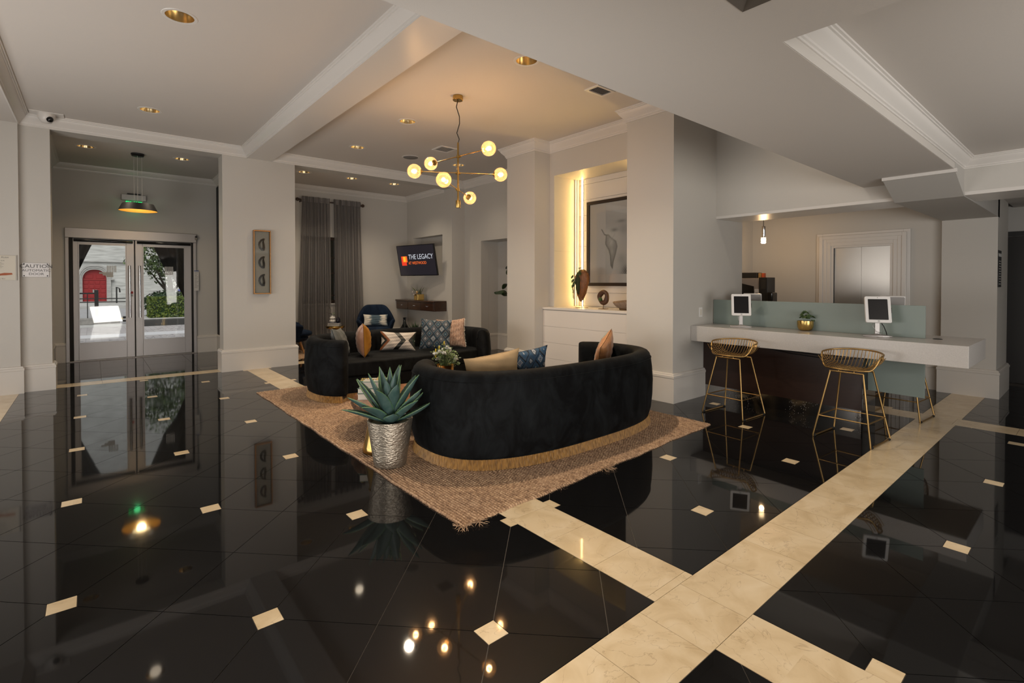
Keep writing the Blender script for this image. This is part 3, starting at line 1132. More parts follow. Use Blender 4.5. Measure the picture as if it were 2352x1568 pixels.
def tree(name, label, loc, h, blobs, n, m, size, seed):
    t = T(name, label, 'tree', loc)
    tr = MB()
    tr.tube([(0, 0, 0), (.05, 0, h * .4), (-.03, .02, h * .75)], [.13, .1, .05], 8)
    for a in (0.6, 2.4, 4.1):
        tr.tube([(.03, 0, h * .35), (math.cos(a) * .45, math.sin(a) * .45, h * .55), (math.cos(a) * .8, math.sin(a) * .8, h * .72)], [.06, .04, .02], 6)
    tr.build('trunk', M_trunk, t, smooth=60)
    mb = MB()
    for i, (x, y, z, r) in enumerate(blobs):
        k = leaf_cloud(n // len(blobs), sph((x, y, z), r, r, r * .8, .6), size, seed + i)
        mb.add(k.v, k.f)
    mb.build('foliage', m, t, fix=False, kind='stuff')
    return t


tree('street_tree', 'broad green tree with dark trunk behind the clipped hedge', (2.35, 24.2, 0), 2.6,
     [(0, 0, 1.9, .75), (-.75, .1, 2.3, .7), (.8, 0, 2.1, .7), (.1, -.2, 2.9, .9), (-.5, .3, 3.3, .8), (.9, .2, 3.1, .8), (-.1, .2, 3.9, .9)], 4200, M_leaf1, .075, 11)
tree('window_tree', 'leafy tree close outside the curtained lounge window', (3.3, 13.6, 0), 2.6,
     [(0, 0, 2.0, .6), (.5, 0, 2.3, .5), (-.5, .1, 2.4, .5), (.1, 0, 1.5, .5)], 1800, M_leaf1, .07, 31)
b1 = T('round_bush', 'dark green rounded bush behind the clipped hedge', 'bush', (2.1, 22.6, .1))
MB().ball((0, 0, .55), .55, .4, .42, 12, 8).build('bush_core', M_leaf3, b1)
leaf_cloud(1500, sph((0, 0, .55), .75, .5, .5, .2), .05, 5).build('foliage', M_leaf3, b1, fix=False, kind='stuff')
b2 = T('yellow_bush', 'yellow-leaved low bush at right end behind the hedge', 'bush', (3.0, 22.3, .1))
MB().ball((0, 0, .5), .45, .35, .4, 12, 8).build('bush_core', M_leaf3, b2)
leaf_cloud(900, sph((0, 0, .5), .6, .4, .46, .2), .045, 6).build('foliage', M_leaf4, b2, fix=False, kind='stuff')
M_lav = mat('blue_flower', (0.16, 0.18, 0.5), 0.6)
for lx, ly, lz, lb in ((2.75, 22.4, 1.13, 'blue flower heads rising above the yellow bush'), (1.95, 39.5, .9, 'blue flowers in long grass by the church wall')):
    t = T('lily_plant', lb, 'plant', (lx, ly, 0))
    s_ = MB(); fh = MB()
    for i in range(5):
        a = i * 1.3
        x, y = math.cos(a) * .14 * (i % 3), math.sin(a) * .12
        s_.tube([(0, 0, 0), (x * .5, y * .5, lz * .6), (x, y, lz)], .012, 5)
        fh.ball((x, y, lz), .075, .075, .055, 8, 5)
    s_.build('stems', M_leaf2, t, kind='stuff')
    fh.build('flower_heads', M_lav, t, kind='stuff')

# dark drapes tied back outside the doors
M_drape = mat('black_drape', (0.006, 0.006, 0.006), 0.9)


def drape(label, x_out, x_in, ztop, pts, yy):
    """pts: (z, inner edge x)"""
    t = T('drape', label, 'curtain', ((x_out + x_in) / 2, yy, 0))

    def fn(u, v):
        z = ztop * (1 - v)
        xi = np.interp(z, [p[0] for p in pts], [p[1] for p in pts])
        x = x_out + (xi - x_out) * u
        return (x - (x_out + x_in) / 2, 0.05 * math.sin(u * 9 * PI) * (0.4 + .6 * abs(xi - x_out)), z)
    m = MB()
    m.grid(fn, 60, 26)
    m.build('cloth', M_drape, t, smooth=180, solid=.012)
    return t


drape('black drape tied back outside the left entrance door', -0.85, 0.05, 2.75, [(0, -.62), (1.2, -.45), (1.6, -.23), (1.95, -.1), (2.2, .0), (2.75, .25)], 12.8)
drape('black drape tied back outside the right entrance door', 2.3, 0.9, 2.75, [(0, 1.62), (.9, 1.58), (1.1, 1.50), (1.5, 1.32), (1.75, 1.14), (2.2, .965), (2.75, .75)], 12.8)

# ---------------------------------------------------------------- lounge window, curtains
wd = T('window_1', '', '')
del wd['label'], wd['category']
wd['kind'] = 'structure'
M_wfr = mat('brown_window_frame', (0.055, 0.03, 0.02), 0.5)
f = MB()
f.box(3.36, 10.97, .96, 4.15, 11.04, 1.03).box(3.36, 10.97, 2.34, 4.15, 11.04, 2.40).box(3.36, 10.97, 1.03, 3.42, 11.04, 2.34).box(4.09, 10.97, 1.03, 4.15, 11.04, 2.34)
f.build('window_frame', M_wfr, wd, bevel=.004)
MB().box(3.68, 10.97, 1.03, 3.72, 11.03, 2.34).build('mullion', M_wfr, wd)
for z in (1.13, 1.62, 1.95):
    MB().box(3.42, 10.98, z - .012, 4.09, 11.02, z + .012).build('glazing_bar', M_wfr, wd)
MB().box(3.42, 11.0, 1.03, 3.68, 11.006, 2.34).build('glass_pane', M_glass, wd)
MB().box(3.72, 11.0, 1.03, 4.09, 11.006, 2.34).build('glass_pane', M_glass, wd)
MB().box(3.34, 10.88, .93, 4.17, 10.99, .96).build('window_sill', M_trim, wd, bevel=.004)
struct('wall_neighbour', MB().box(3.86, 12.3, 0, 6.5, 12.5, 4), mat('olive_render', (0.10, 0.085, 0.055), 0.9))


def sheer():
    m, n, l, b = nodes('grey_sheer_fabric')
    out = n['Material Output']
    setp(b, color=(0.235, 0.22, 0.215), rough=0.8, spec=0.1, sheen=0.2)
    trn = n.new('ShaderNodeBsdfTranslucent')
    trn.inputs[0].default_value = (0.25, 0.235, 0.225, 1)
    m1 = n.new('ShaderNodeMixShader')
    m1.inputs[0].default_value = 0.3
    l.new(b.outputs[0], m1.inputs[1])
    l.new(trn.outputs[0], m1.inputs[2])
    tr = n.new('ShaderNodeBsdfTransparent')
    lw = n.new('ShaderNodeLayerWeight')
    lw.inputs[0].default_value = 0.35
    mx = n.new('ShaderNodeMixShader')
    fac = math_n(n, l, 'MULTIPLY_ADD', lw.outputs['Facing'], 0.45, 0.60)
    l.new(fac, mx.inputs[0])
    l.new(tr.outputs[0], mx.inputs[1])
    l.new(m1.outputs[0], mx.inputs[2])
    l.new(mx.outputs[0], out.inputs[0])
    return m


M_sheer = sheer()
RY = 10.79
rod = T('curtain_rod', 'dark wooden curtain rod with round finials above the lounge window', 'rod', (3.96, RY, 3.135))
MB().tube([(-.68, 0, 0), (.68, 0, 0)], .013, 10).build('pole', M_wfr, rod, smooth=60)
for s_ in (-1, 1):
    MB().ball((s_ * .705, 0, 0), .036).lathe([(.02, -.012), (.02, .012)], (s_ * .665, 0, 0), 12, (1, 0, 0)).build('finial', M_wfr, rod, smooth=60)
    MB().box(s_ * .63 - .01, -.005, -.04, s_ * .63 + .01, .115, -.012).build('bracket', M_wfr, rod)


def curtain(label, x0, x1, b0, b1, seed):
    t = T('curtain', label, 'curtain', ((x0 + x1) / 2, RY, 0), group='grey curtains at the lounge window')
    rnd = random.Random(seed)
    ph = [rnd.uniform(0, 6) for _ in range(6)]
    cx = (x0 + x1) / 2

    def fn(u, v):
        z = 3.20 * (1 - v) + 0.012
        w = min(1, max(0, (3.1 - z) / 2.2))
        xx = (x0 + (x1 - x0) * u) * (1 - w) + (b0 + (b1 - b0) * u) * w
        amp = 0.018 + 0.024 * w
        y = amp * math.sin(u * 13 * 2 * PI + ph[0] + .5 * math.sin(u * 7 + ph[1])) + .012 * math.sin(u * 31 * 2 * PI + ph[2]) * (1 - .6 * w) + .012 * math.sin(u * 5 * 2 * PI + ph[3] + z)
        xx += 0.010 * math.sin(u * 17 * PI + z * 1.1 + ph[4])
        return (xx - cx, y - .02, z)
    m = MB()
    m.grid(fn, 260, 30)
    m.build('sheer_panel', M_sheer, t, smooth=180, fix=False)
    h = MB()

    def fh(u, v):
        z = 3.10 + .10 * (1 - v)
        x = x0 + (x1 - x0) * u
        return (x - cx, -.022 + .016 * math.sin(u * 22 * 2 * PI + ph[5]), z)
    h.grid(fh, 200, 4)
    h.build('gathered_heading', mat('sheer_heading', (0.30, 0.285, 0.275), 0.8), t, smooth=180, fix=False)
    return t


curtain('left sheer grey curtain panel, hanging over the bright part of the lounge window', 3.33, 3.91, 3.27, 3.93, 1)
curtain('right sheer grey curtain panel, hanging beside the bare lounge wall', 3.99, 4.60, 4.01, 4.64, 2)


# ---------------------------------------------------------------- recessed ceiling lamps
M_refl = mat('gold_reflector', (0.78, 0.62, 0.36), 0.22, metal=1.0)
M_can_on = emis('downlight_bulb', (1.0, 0.86, 0.66), 9.0)
M_can_dim = emis('downlight_bulb_dim', (1.0, 0.84, 0.62), 4.0)


def downlight(x, y, z, label, on, watts):
    t = T('recessed_ceiling_lamp', label, 'ceiling light', (x, y, z), group='recessed ceiling lamps')
    MB().lathe([(CR - .006, -.004), (CR + .016, -.004), (CR + .02, 0.0), (CR - .006, 0.0), (CR - .006, -.004)], (0, 0, 0), 28).build('trim_ring', M_trim, t, smooth=40)
    rf = MB()
    rf.lathe([(CR - .005, 0), (CR - .012, .05), (.07, .12), (.05, .14)], (0, 0, 0), 28)
    rf.build('reflector', M_refl, t, smooth=60)
    MB().lathe([(0, .118), (.036, .122), (.045, .14), (0, .15)], (0, 0, 0), 16).build('bulb', M_can_on if on else M_can_dim, t, smooth=60)
    if watts:
        lamp('downlight_glow', 'SPOT', (x, y, z - .02), watts, (1.0, 0.83, 0.62), rot=(0, 0, 0), radius=.06, spot=R(125), blend=1.0)
    return t


lab = ['recessed lamp nearest the camera in the left ceiling bay', 'recessed lamp in the left ceiling bay nearest the entrance wall',
       'recessed lamp left of the chandelier cord, halfway back in the middle bay', 'recessed lamp in the middle bay near the crown of the lounge opening',
       'recessed lamp cut by the edge of the low ceiling', 'recessed lamp seen behind the chandelier rod']
for i, (x, y) in enumerate(CANS_LOBBY):
    downlight(x, y, ZC, lab[i], i in (2, 4), (14, 14, 190, 60, 260, 30)[i])
lab = ['left recessed lamp in the curtained alcove, the brightest of its three', 'middle recessed lamp in the curtained alcove ceiling', 'right recessed lamp in the curtained alcove ceiling near its corner']
for i, (x, y) in enumerate(CANS_ALCOVE):
    downlight(x, y, 3.46, lab[i], i == 0, (80, 64, 64)[i])
lab = ['recessed lamp left of the black pendant in the entrance vestibule', 'recessed lamp right of the black pendant in the entrance vestibule']
for i, (x, y) in enumerate(CANS_VEST):
    downlight(x, y, 3.50, lab[i], False, 46)

# ---------------------------------------------------------------- vents, speaker, security camera
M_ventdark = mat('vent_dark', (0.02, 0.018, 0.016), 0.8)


def vent(x, y, w, d, label):
    t = T('ceiling_vent', label, 'vent', (x, y, ZC), group='ceiling air vents')
    fr = MB()
    for a in ((-w / 2, -d / 2, w / 2, -d / 2 + .03), (-w / 2, d / 2 - .03, w / 2, d / 2), (-w / 2, -d / 2 + .03, -w / 2 + .03, d / 2 - .03), (w / 2 - .03, -d / 2 + .03, w / 2, d / 2 - .03)):
        fr.box(a[0], a[1], -.014, a[2], a[3], -.0005)
    fr.build('frame', M_trim, t)
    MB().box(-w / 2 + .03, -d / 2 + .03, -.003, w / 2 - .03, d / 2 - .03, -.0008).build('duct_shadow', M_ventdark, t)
    n_ = 9
    for i in range(n_):
        yy = -d / 2 + .04 + (d - .08) * i / (n_ - 1)
        s = MB()
        s.add([(-w / 2 + .03, yy - .008, -.013), (w / 2 - .03, yy - .008, -.013), (w / 2 - .03, yy + .004, -.004), (-w / 2 + .03, yy + .004, -.004)], [(0, 1, 2, 3)])
        s.build('slat', M_trim, t, solid=.0015)
    return t


vent(4.375, 6.92, .30, .30, 'white slatted square vent behind the chandelier')
vent(4.39, 3.695, .30, .20, 'white slatted vent at the edge of the low ceiling')
t = T('ceiling_speaker', 'flat round grey speaker grille in ceiling left of the chandelier', 'speaker', (4.215, 7.75, ZC))
MB().lathe([(0, -.008), (.125, -.008), (.13, -.004), (.13, -.0005)], (0, 0, 0), 32).build('grille', mat('grey_grille', (0.22, 0.21, 0.20), 0.7, bump=.5, bscale=400), t, smooth=50)
MB().lathe([(.125, -.006), (.142, -.006), (.145, -.0005), (.125, -.0005), (.125, -.006)], (0, 0, 0), 32).build('rim', M_trim, t, smooth=50)
t = T('return_air_grille', 'dark square recessed grille in the low ceiling at top of the picture', 'vent', (VX1, VY1, ZS))
hw = VX1 - VX0
hd = VY1 - VY0
M_vb = mat('vent_brown', (0.085, 0.07, 0.055), 0.6)
m = MB()
m.add([(0, 0, 0), (-hw, 0, 0), (-hw, -hd, 0), (0, -hd, 0), (-.06, -.06, .05), (-hw + .06, -.06, .05), (-hw + .06, -hd + .06, .05), (-.06, -hd + .06, .05)],
      [(0, 1, 5, 4), (1, 2, 6, 5), (2, 3, 7, 6), (3, 0, 4, 7)])
m.build('sloped_frame', M_vb, t, solid=.004)
MB().box(-hw + .05, -hd + .05, .06, -.05, -.05, .08).build('grille_back', M_ventdark, t)
for i in range(10):
    MB().box(-hw + .07, -hd + .08 + i * .042, .045, -.07, -hd + .088 + i * .042, .06).build('slat', M_vb, t)
t = T('security_camera', 'white dome camera with black lens at crown corner above the caution sign', 'camera', (-0.44, 8.74, ZC))
MB().box(-.16, -.09, -.012, .17, .09, -.0005).build('mounting_plate', M_trim, t, bevel=.004)
MB().lathe([(0, -.13), (.05, -.12), (.085, -.07), (.09, -.012)], (0, 0, 0), 20).build('dome', M_trim, t, smooth=60)
MB().ball((.035, -.055, -.085), .038).build('lens', M_blackgloss, t, smooth=180)

# ---------------------------------------------------------------- signs on the entrance wall
t = T('caution_sign', 'brushed metal sign reading caution automatic door on the left pier', 'sign', (-0.568, EW, 1.571))
MB().box(-.128, -.008, -.092, .128, -.001, .092).build('plate', M_alu, t, bevel=.002)
sc_ = MB()
for a in (-.11, .11):
    for b in (-.076, .076):
        sc_.lathe([(0, .004), (.008, .003), (.008, 0)], (a, -.008, b), 10, (0, -1, 0))
sc_.build('screws', M_black, t)
for body, z, s_, sx in (('CAUTION', .046, .062, 1.12), ('AUTOMATIC', -.008, .042, 1.12), ('DOOR', -.054, .042, 1.15)):
    text_mesh('lettering', body, s_, M_black, t, frame_M((0.005, -.0086, z), (1, 0, 0), (0, 0, 1)), sx=sx)
t = T('evacuation_plan', 'beige evacuation plan board with brown plan, cut by left picture edge', 'sign', (-0.90, EW - .08, 1.592))
MB().box(-.24, -.012, -.155, .155, -.001, .155).build('board', M_cream, t, bevel=.003)
MB().box(.155, -.016, -.158, .163, -.001, .158).build('edge', M_wallgrey, t)
M_rust = mat('rust_print', (0.36, 0.09, 0.03), 0.6)
m = MB()
pts = [(-.2, -.07), (-.1, -.078), (-.06, -.066), (.0, -.078), (.05, -.064), (.12, -.064), (.125, -.085), (.07, -.094), (.02, -.098), (-.02, -.115), (-.09, -.12), (-.2, -.11)]
m.add([(x, -.0128, z) for x, z in pts], [tuple(range(len(pts)))])
m.build('plan_drawing', M_rust, t)
for body, z, s_, sp in (('EVACUATION PLAN', .128, .024, 1.15), ('FIRE EXIT', .108, .012, 1.6), ('FIRST FLOOR', .088, .018, 1.7), ('IN CASE OF FIRE', .062, .011, 1.5), ('DO NOT USE ELEVATORS', .046, .011, 1.3), ('USE STAIRWAYS', .03, .011, 1.5), ('KEEP CALM AND WALK', .014, .011, 1.3), ('TO NEAREST EXIT', -.002, .011, 1.4), ('DIAL 9 - CALL 911', -.138, .02, 1.15)):
    text_mesh('lettering', body, s_, nm, t, frame_M((-.03, -.0135, z), (1, 0, 0), (0, 0, 1)), spacing=sp)

# framed agate slices
t = T('shadow_box_art', 'tall narrow gold framed shadow box with three agate rings on the pier', 'wall art', (2.120, EW, 1.74))
w, h, dp = .128, .52, .075
f = MB()
for a in ((-w, -h, w, -h + .018), (-w, h - .018, w, h), (-w, -h + .018, -w + .014, h - .018), (w - .014, -h + .018, w, h - .018)):
    f.box(a[0], -dp, a[1], a[2], -.001, a[3])
f.build('frame', mat('antique_gold_frame', (0.38, 0.20, 0.075), 0.35, metal=.8), t, bevel=.003)
MB().box(-w + .014, -.02, -h + .018, w - .014, -.005, h - .018).build('backing_board', mat('linen_backing', (0.50, 0.47, 0.42), 0.9), t)
MB().box(-w + .014, -dp + .006, -h + .018, w - .014, -dp + .009, h - .018).build('glass_pane', M_glass, t)
M_ag = mat('dark_agate', (0.035, 0.022, 0.018), 0.3, c2=(0.008, 0.006, 0.006), nscale=30)
for zc in (.29, .0, -.29):
    o_ = [(.045, .098), (.03, .05), (.042, 0), (.046, -.05), (.036, -.1), (.0, -.097), (-.035, -.06), (-.05, -.01), (-.045, .035), (-.015, .08), (.02, .1)]
    i_ = [(.02, .06), (.01, .04), (.012, 0), (.016, -.03), (.01, -.07), (-.005, -.062), (-.018, -.035), (-.024, -.005), (-.02, .02), (-.008, .045), (.01, .065)]
    m = MB()
    k = len(o_)
    m.add([(x, -.045, zc + z) for x, z in o_] + [(x, -.048, zc + z) for x, z in i_] + [(x, -.02, zc + z) for x, z in o_] + [(x, -.02, zc + z) for x, z in i_],
          [(i, (i + 1) % k, k + (i + 1) % k, k + i) for i in range(k)] + [(i, 2 * k + i, 2 * k + (i + 1) % k, (i + 1) % k) for i in range(k)] + [(k + i, k + (i + 1) % k, 3 * k + (i + 1) % k, 3 * k + i) for i in range(k)])
    m.build('agate_slice', M_ag, t, smooth=40)

# ---------------------------------------------------------------- entrance pendant and exit sign
t = T('pendant_lamp', 'black drum pendant with gold inside hanging before the entrance doors', 'pendant lamp', (0.572, 10.15, 0))
MB().lathe([(0, 3.455), (.075, 3.455), (.085, 3.463), (.075, 3.47), (.09, 3.478), (.09, 3.499), (0, 3.499)], (0, 0, 0), 24).build('ceiling_rose', M_black, t, smooth=40)
for i in range(3):
    a = 2 * PI * i / 3 + .4
    MB().tube([(.06 * math.cos(a), .06 * math.sin(a), 3.46), (.06 * math.cos(a), .06 * math.sin(a), 2.68)], .0022, 5).build('suspension_wire', M_wallgrey, t)
MB().lathe([(0, 2.688), (.21, 2.685), (.262, 2.572), (.258, 2.572), (.207, 2.681), (0, 2.683)], (0, 0, 0), 40).build('shade', M_black, t, smooth=40)
MB().lathe([(0, 2.680), (.205, 2.677), (.2555, 2.5735)], (0, 0, 0), 40).build('gold_lining', mat('gold_leaf', (0.85, 0.52, 0.12), 0.35, metal=.7), t, smooth=40)
MB().lathe([(0, 2.622), (.10, 2.625), (.115, 2.64), (.115, 2.676), (0, 2.676)], (0, 0, 0), 28).build('diffuser', emis('pendant_diffuser', (1.0, 0.74, 0.36), 7.0), t, smooth=40)
lamp('pendant_glow', 'POINT', (0.572, 10.15, 2.60), 9, (1.0, 0.68, 0.33), radius=.06)
t = T('exit_sign', 'grey exit sign box with green glow above the entrance doors', 'sign', (0.60, 11.76, 2.99))
MB().box(-.185, -.03, -.045, .185, .04, .06).build('housing', M_alu, t, bevel=.004)
MB().box(-.10, -.028, .06, .10, .03, .085).build('battery_box', M_black, t, bevel=.004)
MB().box(-.13, .0, -.17, .13, .012, -.045).build('edge_lit_panel', thin_glass('exit_glass', (0.85, 0.97, 0.9)), t)
g_ = emis('exit_green', (0.02, 0.9, 0.2), 1.6)
text_mesh('exit_lettering', 'EXIT', .115, g_, t, frame_M((0, -.002, -.105), (1, 0, 0), (0, 0, 1)), sx=1.1)
lamp('exit_glow', 'POINT', (0.60, 11.70, 2.85), .35, (0.1, 1.0, 0.35), radius=.05)

# ---------------------------------------------------------------- chandelier
CXc, CYc = 3.262, 4.868
t = T('chandelier', 'brass six-globe chandelier with crossed arms over the seating group', 'chandelier', (CXc, CYc, 0))
MB().lathe([(0, 3.515), (.055, 3.515), (.06, 3.52), (.06, 3.565), (.058, 3.5695), (0, 3.5695)], (0, 0, 0), 28).build('canopy', M_brass, t, smooth=40)
MB().tube([(0, 0, 3.52), (-.018, .006, 3.44), (.012, -.012, 3.33), (.014, -.012, 3.25), (-.012, .006, 3.14), (.012, -.008, 3.07), (0, 0, 3.02)], .0055, 7).build('cord', M_black, t, smooth=180)
MB().tube([(0, 0, 3.03), (0, 0, 2.36)], .0105, 12).build('stem', M_brass, t, smooth=40)
MB().lathe([(0, 2.275), (.026, 2.275), (.028, 2.28), (.028, 2.36), (.012, 2.364)], (0, 0, 0), 20).build('stem_weight', M_brass, t, smooth=40)
M_bulb = emis('filament_bulb', (1.0, 0.62, 0.24), 60.0)
RV, FV = Vector((RGT.x, RGT.y, 0)), Vector((FWD.x, FWD.y, 0))
for zz, d in ((2.87, (.372, -.345)), (2.68, (.49, .09)), (2.485, (.09, .56))):
    v = RV * d[0] + FV * d[1]
    L = v.length
    v = v / L
    side = Vector((-v.y, v.x, 0))
    MB().tube([tuple(-v * (L - .085) + Vector((0, 0, zz))), tuple(v * (L - .085) + Vector((0, 0, zz)))], .0058, 10).build('arm', M_brass, t, smooth=40)
    MB().tube([tuple(-v * .03 + side * .012 + Vector((0, 0, zz))), tuple(v * .03 + side * .012 + Vector((0, 0, zz)))], .013, 10).lathe([(.017, zz - .018), (.017, zz + .018)], (0, 0, 0), 14).build('arm_clamp', M_brass, t, smooth=40)
    for s_ in (-1, 1):
        c = v * s_ * L + Vector((0, 0, zz))
        ax = v * s_
        b0 = c - ax * .082
        cup = MB()
        cup.lathe([(.0, -.022), (.01, -.02), (.012, -.002), (.028, .0), (.034, .012), (.032, .02), (.014, .022), (.013, .045), (0, .045)], tuple(b0), 18, ax)
        gl = MB()
        gl.ball((0, 0, 0), .081, nu=28, nv=18)
        gl.xf(Matrix.Translation(c))
        go = gl.build('globe', M_globe, t, smooth=180)
        cup.build('lamp_holder', M_brass, go, smooth=40)
        MB().lathe([(.006, -.028), (.013, -.018), (.02, .006), (.017, .024), (0, .034)], tuple(c), 14, ax).build('bulb', M_bulb, go, smooth=180)
        lamp('globe_glow', 'POINT', (CXc + c.x, CYc + c.y, zz), 9.0, (1.0, 0.55, 0.24), radius=.03)

# ---------------------------------------------------------------- display niche
nt = T('niche_ledge', 'white ledge of horizontal boards below the lit niche', 'ledge', (5.345, 0, 0))
for i in range(4):
    z0 = max(.003, .985 - (i + 1) * .2465)
    MB().box(0, N0 - .08, z0 + .0015, .145, 5.628, .985 - i * .2465 - .0015).build('board', M_trim, nt, bevel=.002, seg=1)
MB().box(-.012, N0 - .08, .998, .70, 5.629, 1.03).build('ledge_top', M_trim, nt, bevel=.002)
MB().box(0.006, N0 - .08, .0, .145, 5.62, .998).build('ledge_core', M_wallgrey, nt)
struct_n = T('trim_15', '', '')
del struct_n['label'], struct_n['category']
struct_n['kind'] = 'structure'
zb = 1.033
hts = [.2465 - .033] + [.2465] * 8
for h_ in hts:
    z1 = min(3.06, zb + h_)
    if z1 - zb > .02:
        MB().box(6.036, N0, zb + .0018, 6.055, N1, z1 - .0018).build('board', M_trim, struct_n, bevel=.002, seg=1)
    zb = z1
M_led = emis('warm_led', (1.0, 0.62, 0.20), 75.0)
tr_ = MB()
tr_.box(5.95, N1 - .018, 1.031, 6.036, N1 - .001, 3.058).box(5.985, N1 - .034, 1.031, 6.0, N1 - .018, 3.058)
tr_.build('corner_batten', M_trim, struct_n)
MB().box(5.95, N0 + .001, 1.031, 6.036, N0 + .018, 3.058).build('corner_batten', M_trim, struct_n)
MB().box(5.492, N1 - .004, 1.9, 5.95, N1 - .0005, 1.904).build('panel_joint', M_wallgrey, struct_n)
for lb, yy in (('vertical glowing strip light at left of niche back', 5.43), ('vertical strip light at the hidden right end of niche back', 4.09)):
    t = T('strip_light', lb, 'strip light', (6.034, yy, 1.032))
    MB().box(-.008, -.016, 0, .0, .016, 2.024).build('channel', M_white, t)
    MB().box(-.012, -.012, 0.005, -.008, .012, 2.02).build('diffuser', M_led, t)

# horse picture
t = T('horse_picture', 'large dark framed picture of a pale horse in the lit niche', 'picture', (6.034, 4.71, 2.015))
PW, PH = .60, .66
f = MB()
for a in ((-PW, -PH, PW, -PH + .05), (-PW, PH - .05, PW, PH), (-PW, -PH + .05, -PW + .05, PH - .05), (PW - .05, -PH + .05, PW, PH - .05)):
    f.box(-.045, a[0], a[1], 0, a[2], a[3])
f.build('frame', mat('dark_brown_frame', (0.018, 0.010, 0.006), 0.35), t, bevel=.003)
MB().box(-.02, -PW + .05, -PH + .05, -.006, PW - .05, PH - .05).build('mount_board', mat('picture_mount', (0.60, 0.56, 0.54), 0.85), t)
# the print: per-vertex grey tones (flat picture)
HEAD = [(4.939, 2.137), (4.951, 1.995), (4.887, 1.9), (4.861, 1.817), (4.847, 1.665), (4.809, 1.609), (4.791, 1.724), (4.753, 1.823), (4.719, 1.951), (4.742, 2.032), (4.83, 2.089), (4.894, 2.144)]
EAR = [(5.037, 2.232), (5.011, 2.224), (4.965, 2.154), (4.9, 2.13), (4.93, 2.12), (4.97, 2.135)]


def inpoly(p, poly):
    c = False
    for i in range(len(poly)):
        a, b = poly[i - 1], poly[i]
        if (a[1] > p[1]) != (b[1] > p[1]) and p[0] < (b[0] - a[0]) * (p[1] - a[1]) / (b[1] - a[1]) + a[0]:
            c = not c
    return c


def sd(p, poly):
    best = 9
    for i in range(len(poly)):
        a, b = Vector(poly[i - 1]), Vector(poly[i])
        q = Vector(p)
        k = max(0, min(1, (q - a).dot(b - a) / (b - a).length_squared))
        best = min(best, (q - a - (b - a) * k).length)
    return -best if inpoly(p, poly) else best


def blob(p, c, rx, rz):
    d = ((p[0] - c[0]) / rx) ** 2 + ((p[1] - c[1]) / rz) ** 2
    return math.exp(-d * 1.6)


def tone(y, z):
    p = (y, z)
    v = .53
    d = sd(p, HEAD)
    k = max(0, min(1, (.006 - d) / .012))
    inner = .30 + .22 * blob(p, (4.84, 2.02), .06, .09) + .12 * blob(p, (4.82, 1.88), .03, .06)
    inner -= .20 * max(0, 1 + d / .03) * (1 if y > 4.84 else .7)
    inner -= .10 * max(0, min(1, (1.80 - z) / .2))
    v = v * (1 - k) + max(.05, inner) * k
    d2 = sd(p, EAR)
    k = max(0, min(1, (.004 - d2) / .008))
    v = v * (1 - k) + .10 * k
    v -= .28 * blob(p, (4.78, 2.20), .085, .035)
    v -= .22 * blob(p, (4.65, 2.325), .10, .03)
    v -= .12 * blob(p, (4.60, 2.2), .10, .1)
    v -= .40 * blob(p, (4.56, 1.58), .12, .12) * (1 + .25 * math.sin(y * 190) * math.sin(z * 150))
    v -= .14 * blob(p, (4.64, 1.76), .1, .1)
    v -= .10 * max(0, 1 - abs((p[0] - 4.80) + (p[1] - 2.10) * .8) / .012) * (1 if 1.98 < z < 2.14 and y < 4.88 else 0)
    return max(.03, min(.6, v))


gy0, gy1, gz0, gz1 = 5.125, 4.295, 1.535, 2.495
m = MB()
NU, NV = 110, 128
m.grid(lambda u, v: (-.0215, gy0 + (gy1 - gy0) * u - 4.71, gz0 + (gz1 - gz0) * v - 2.015), NU, NV)
pm, n, l, b = nodes('horse_print')
at = n.new('ShaderNodeAttribute')
at.attribute_name = 'tone'
l.new(at.outputs['Color'], b.inputs['Base Color'])
setp(b, rough=0.7)
pr = m.build('print', pm, t, fix=False)
ca = pr.data.color_attributes.new('tone', 'FLOAT_COLOR', 'POINT')
for i, v_ in enumerate(pr.data.vertices):
    g = tone(v_.co.y + 4.71, v_.co.z + 2.015)
    ca.data[i].color = (g * 1.03, g, g * 1.0, 1)
MB().box(-.028, -PW + .05, -PH + .05, -.026, PW - .05, PH - .05).build('glass_pane', M_glass, t)

# teak root sculpture with succulents
def blobby(c, rx, ry, rz, seed, amp=.25, nu=26, nv=18, f=None):
    rnd = random.Random(seed)
    ks = [(rnd.uniform(1, 4), rnd.uniform(1, 4), rnd.uniform(0, 6)) for _ in range(5)]
    m_ = MB()
    m_.ball((0, 0, 0), 1, 1, 1, nu, nv)
    for i, p in enumerate(m_.v):
        v_ = Vector(p)
        k_ = 1 + amp * sum(math.sin(a * v_.x * 2 + b_ * v_.z * 2 + c_ + v_.y * a) for a, b_, c_ in ks) / 5
        q = Vector((v_.x * rx * k_, v_.y * ry * k_, v_.z * rz * k_))
        if f:
            q = f(q)
        m_.v[i] = tuple(q + Vector(c))
    return m_


M_succ = mat('succulent_green', (0.10, 0.15, 0.045), 0.5, c2=(0.04, 0.085, 0.03), nscale=20)
M_succ2 = mat('succulent_grey_green', (0.17, 0.20, 0.14), 0.5)
M_moss = mat('dark_moss', (0.02, 0.028, 0.01), 0.9, bump=.6, bscale=120)
M_bronze = mat('bronze_rod', (0.16, 0.10, 0.05), 0.4, metal=.9)


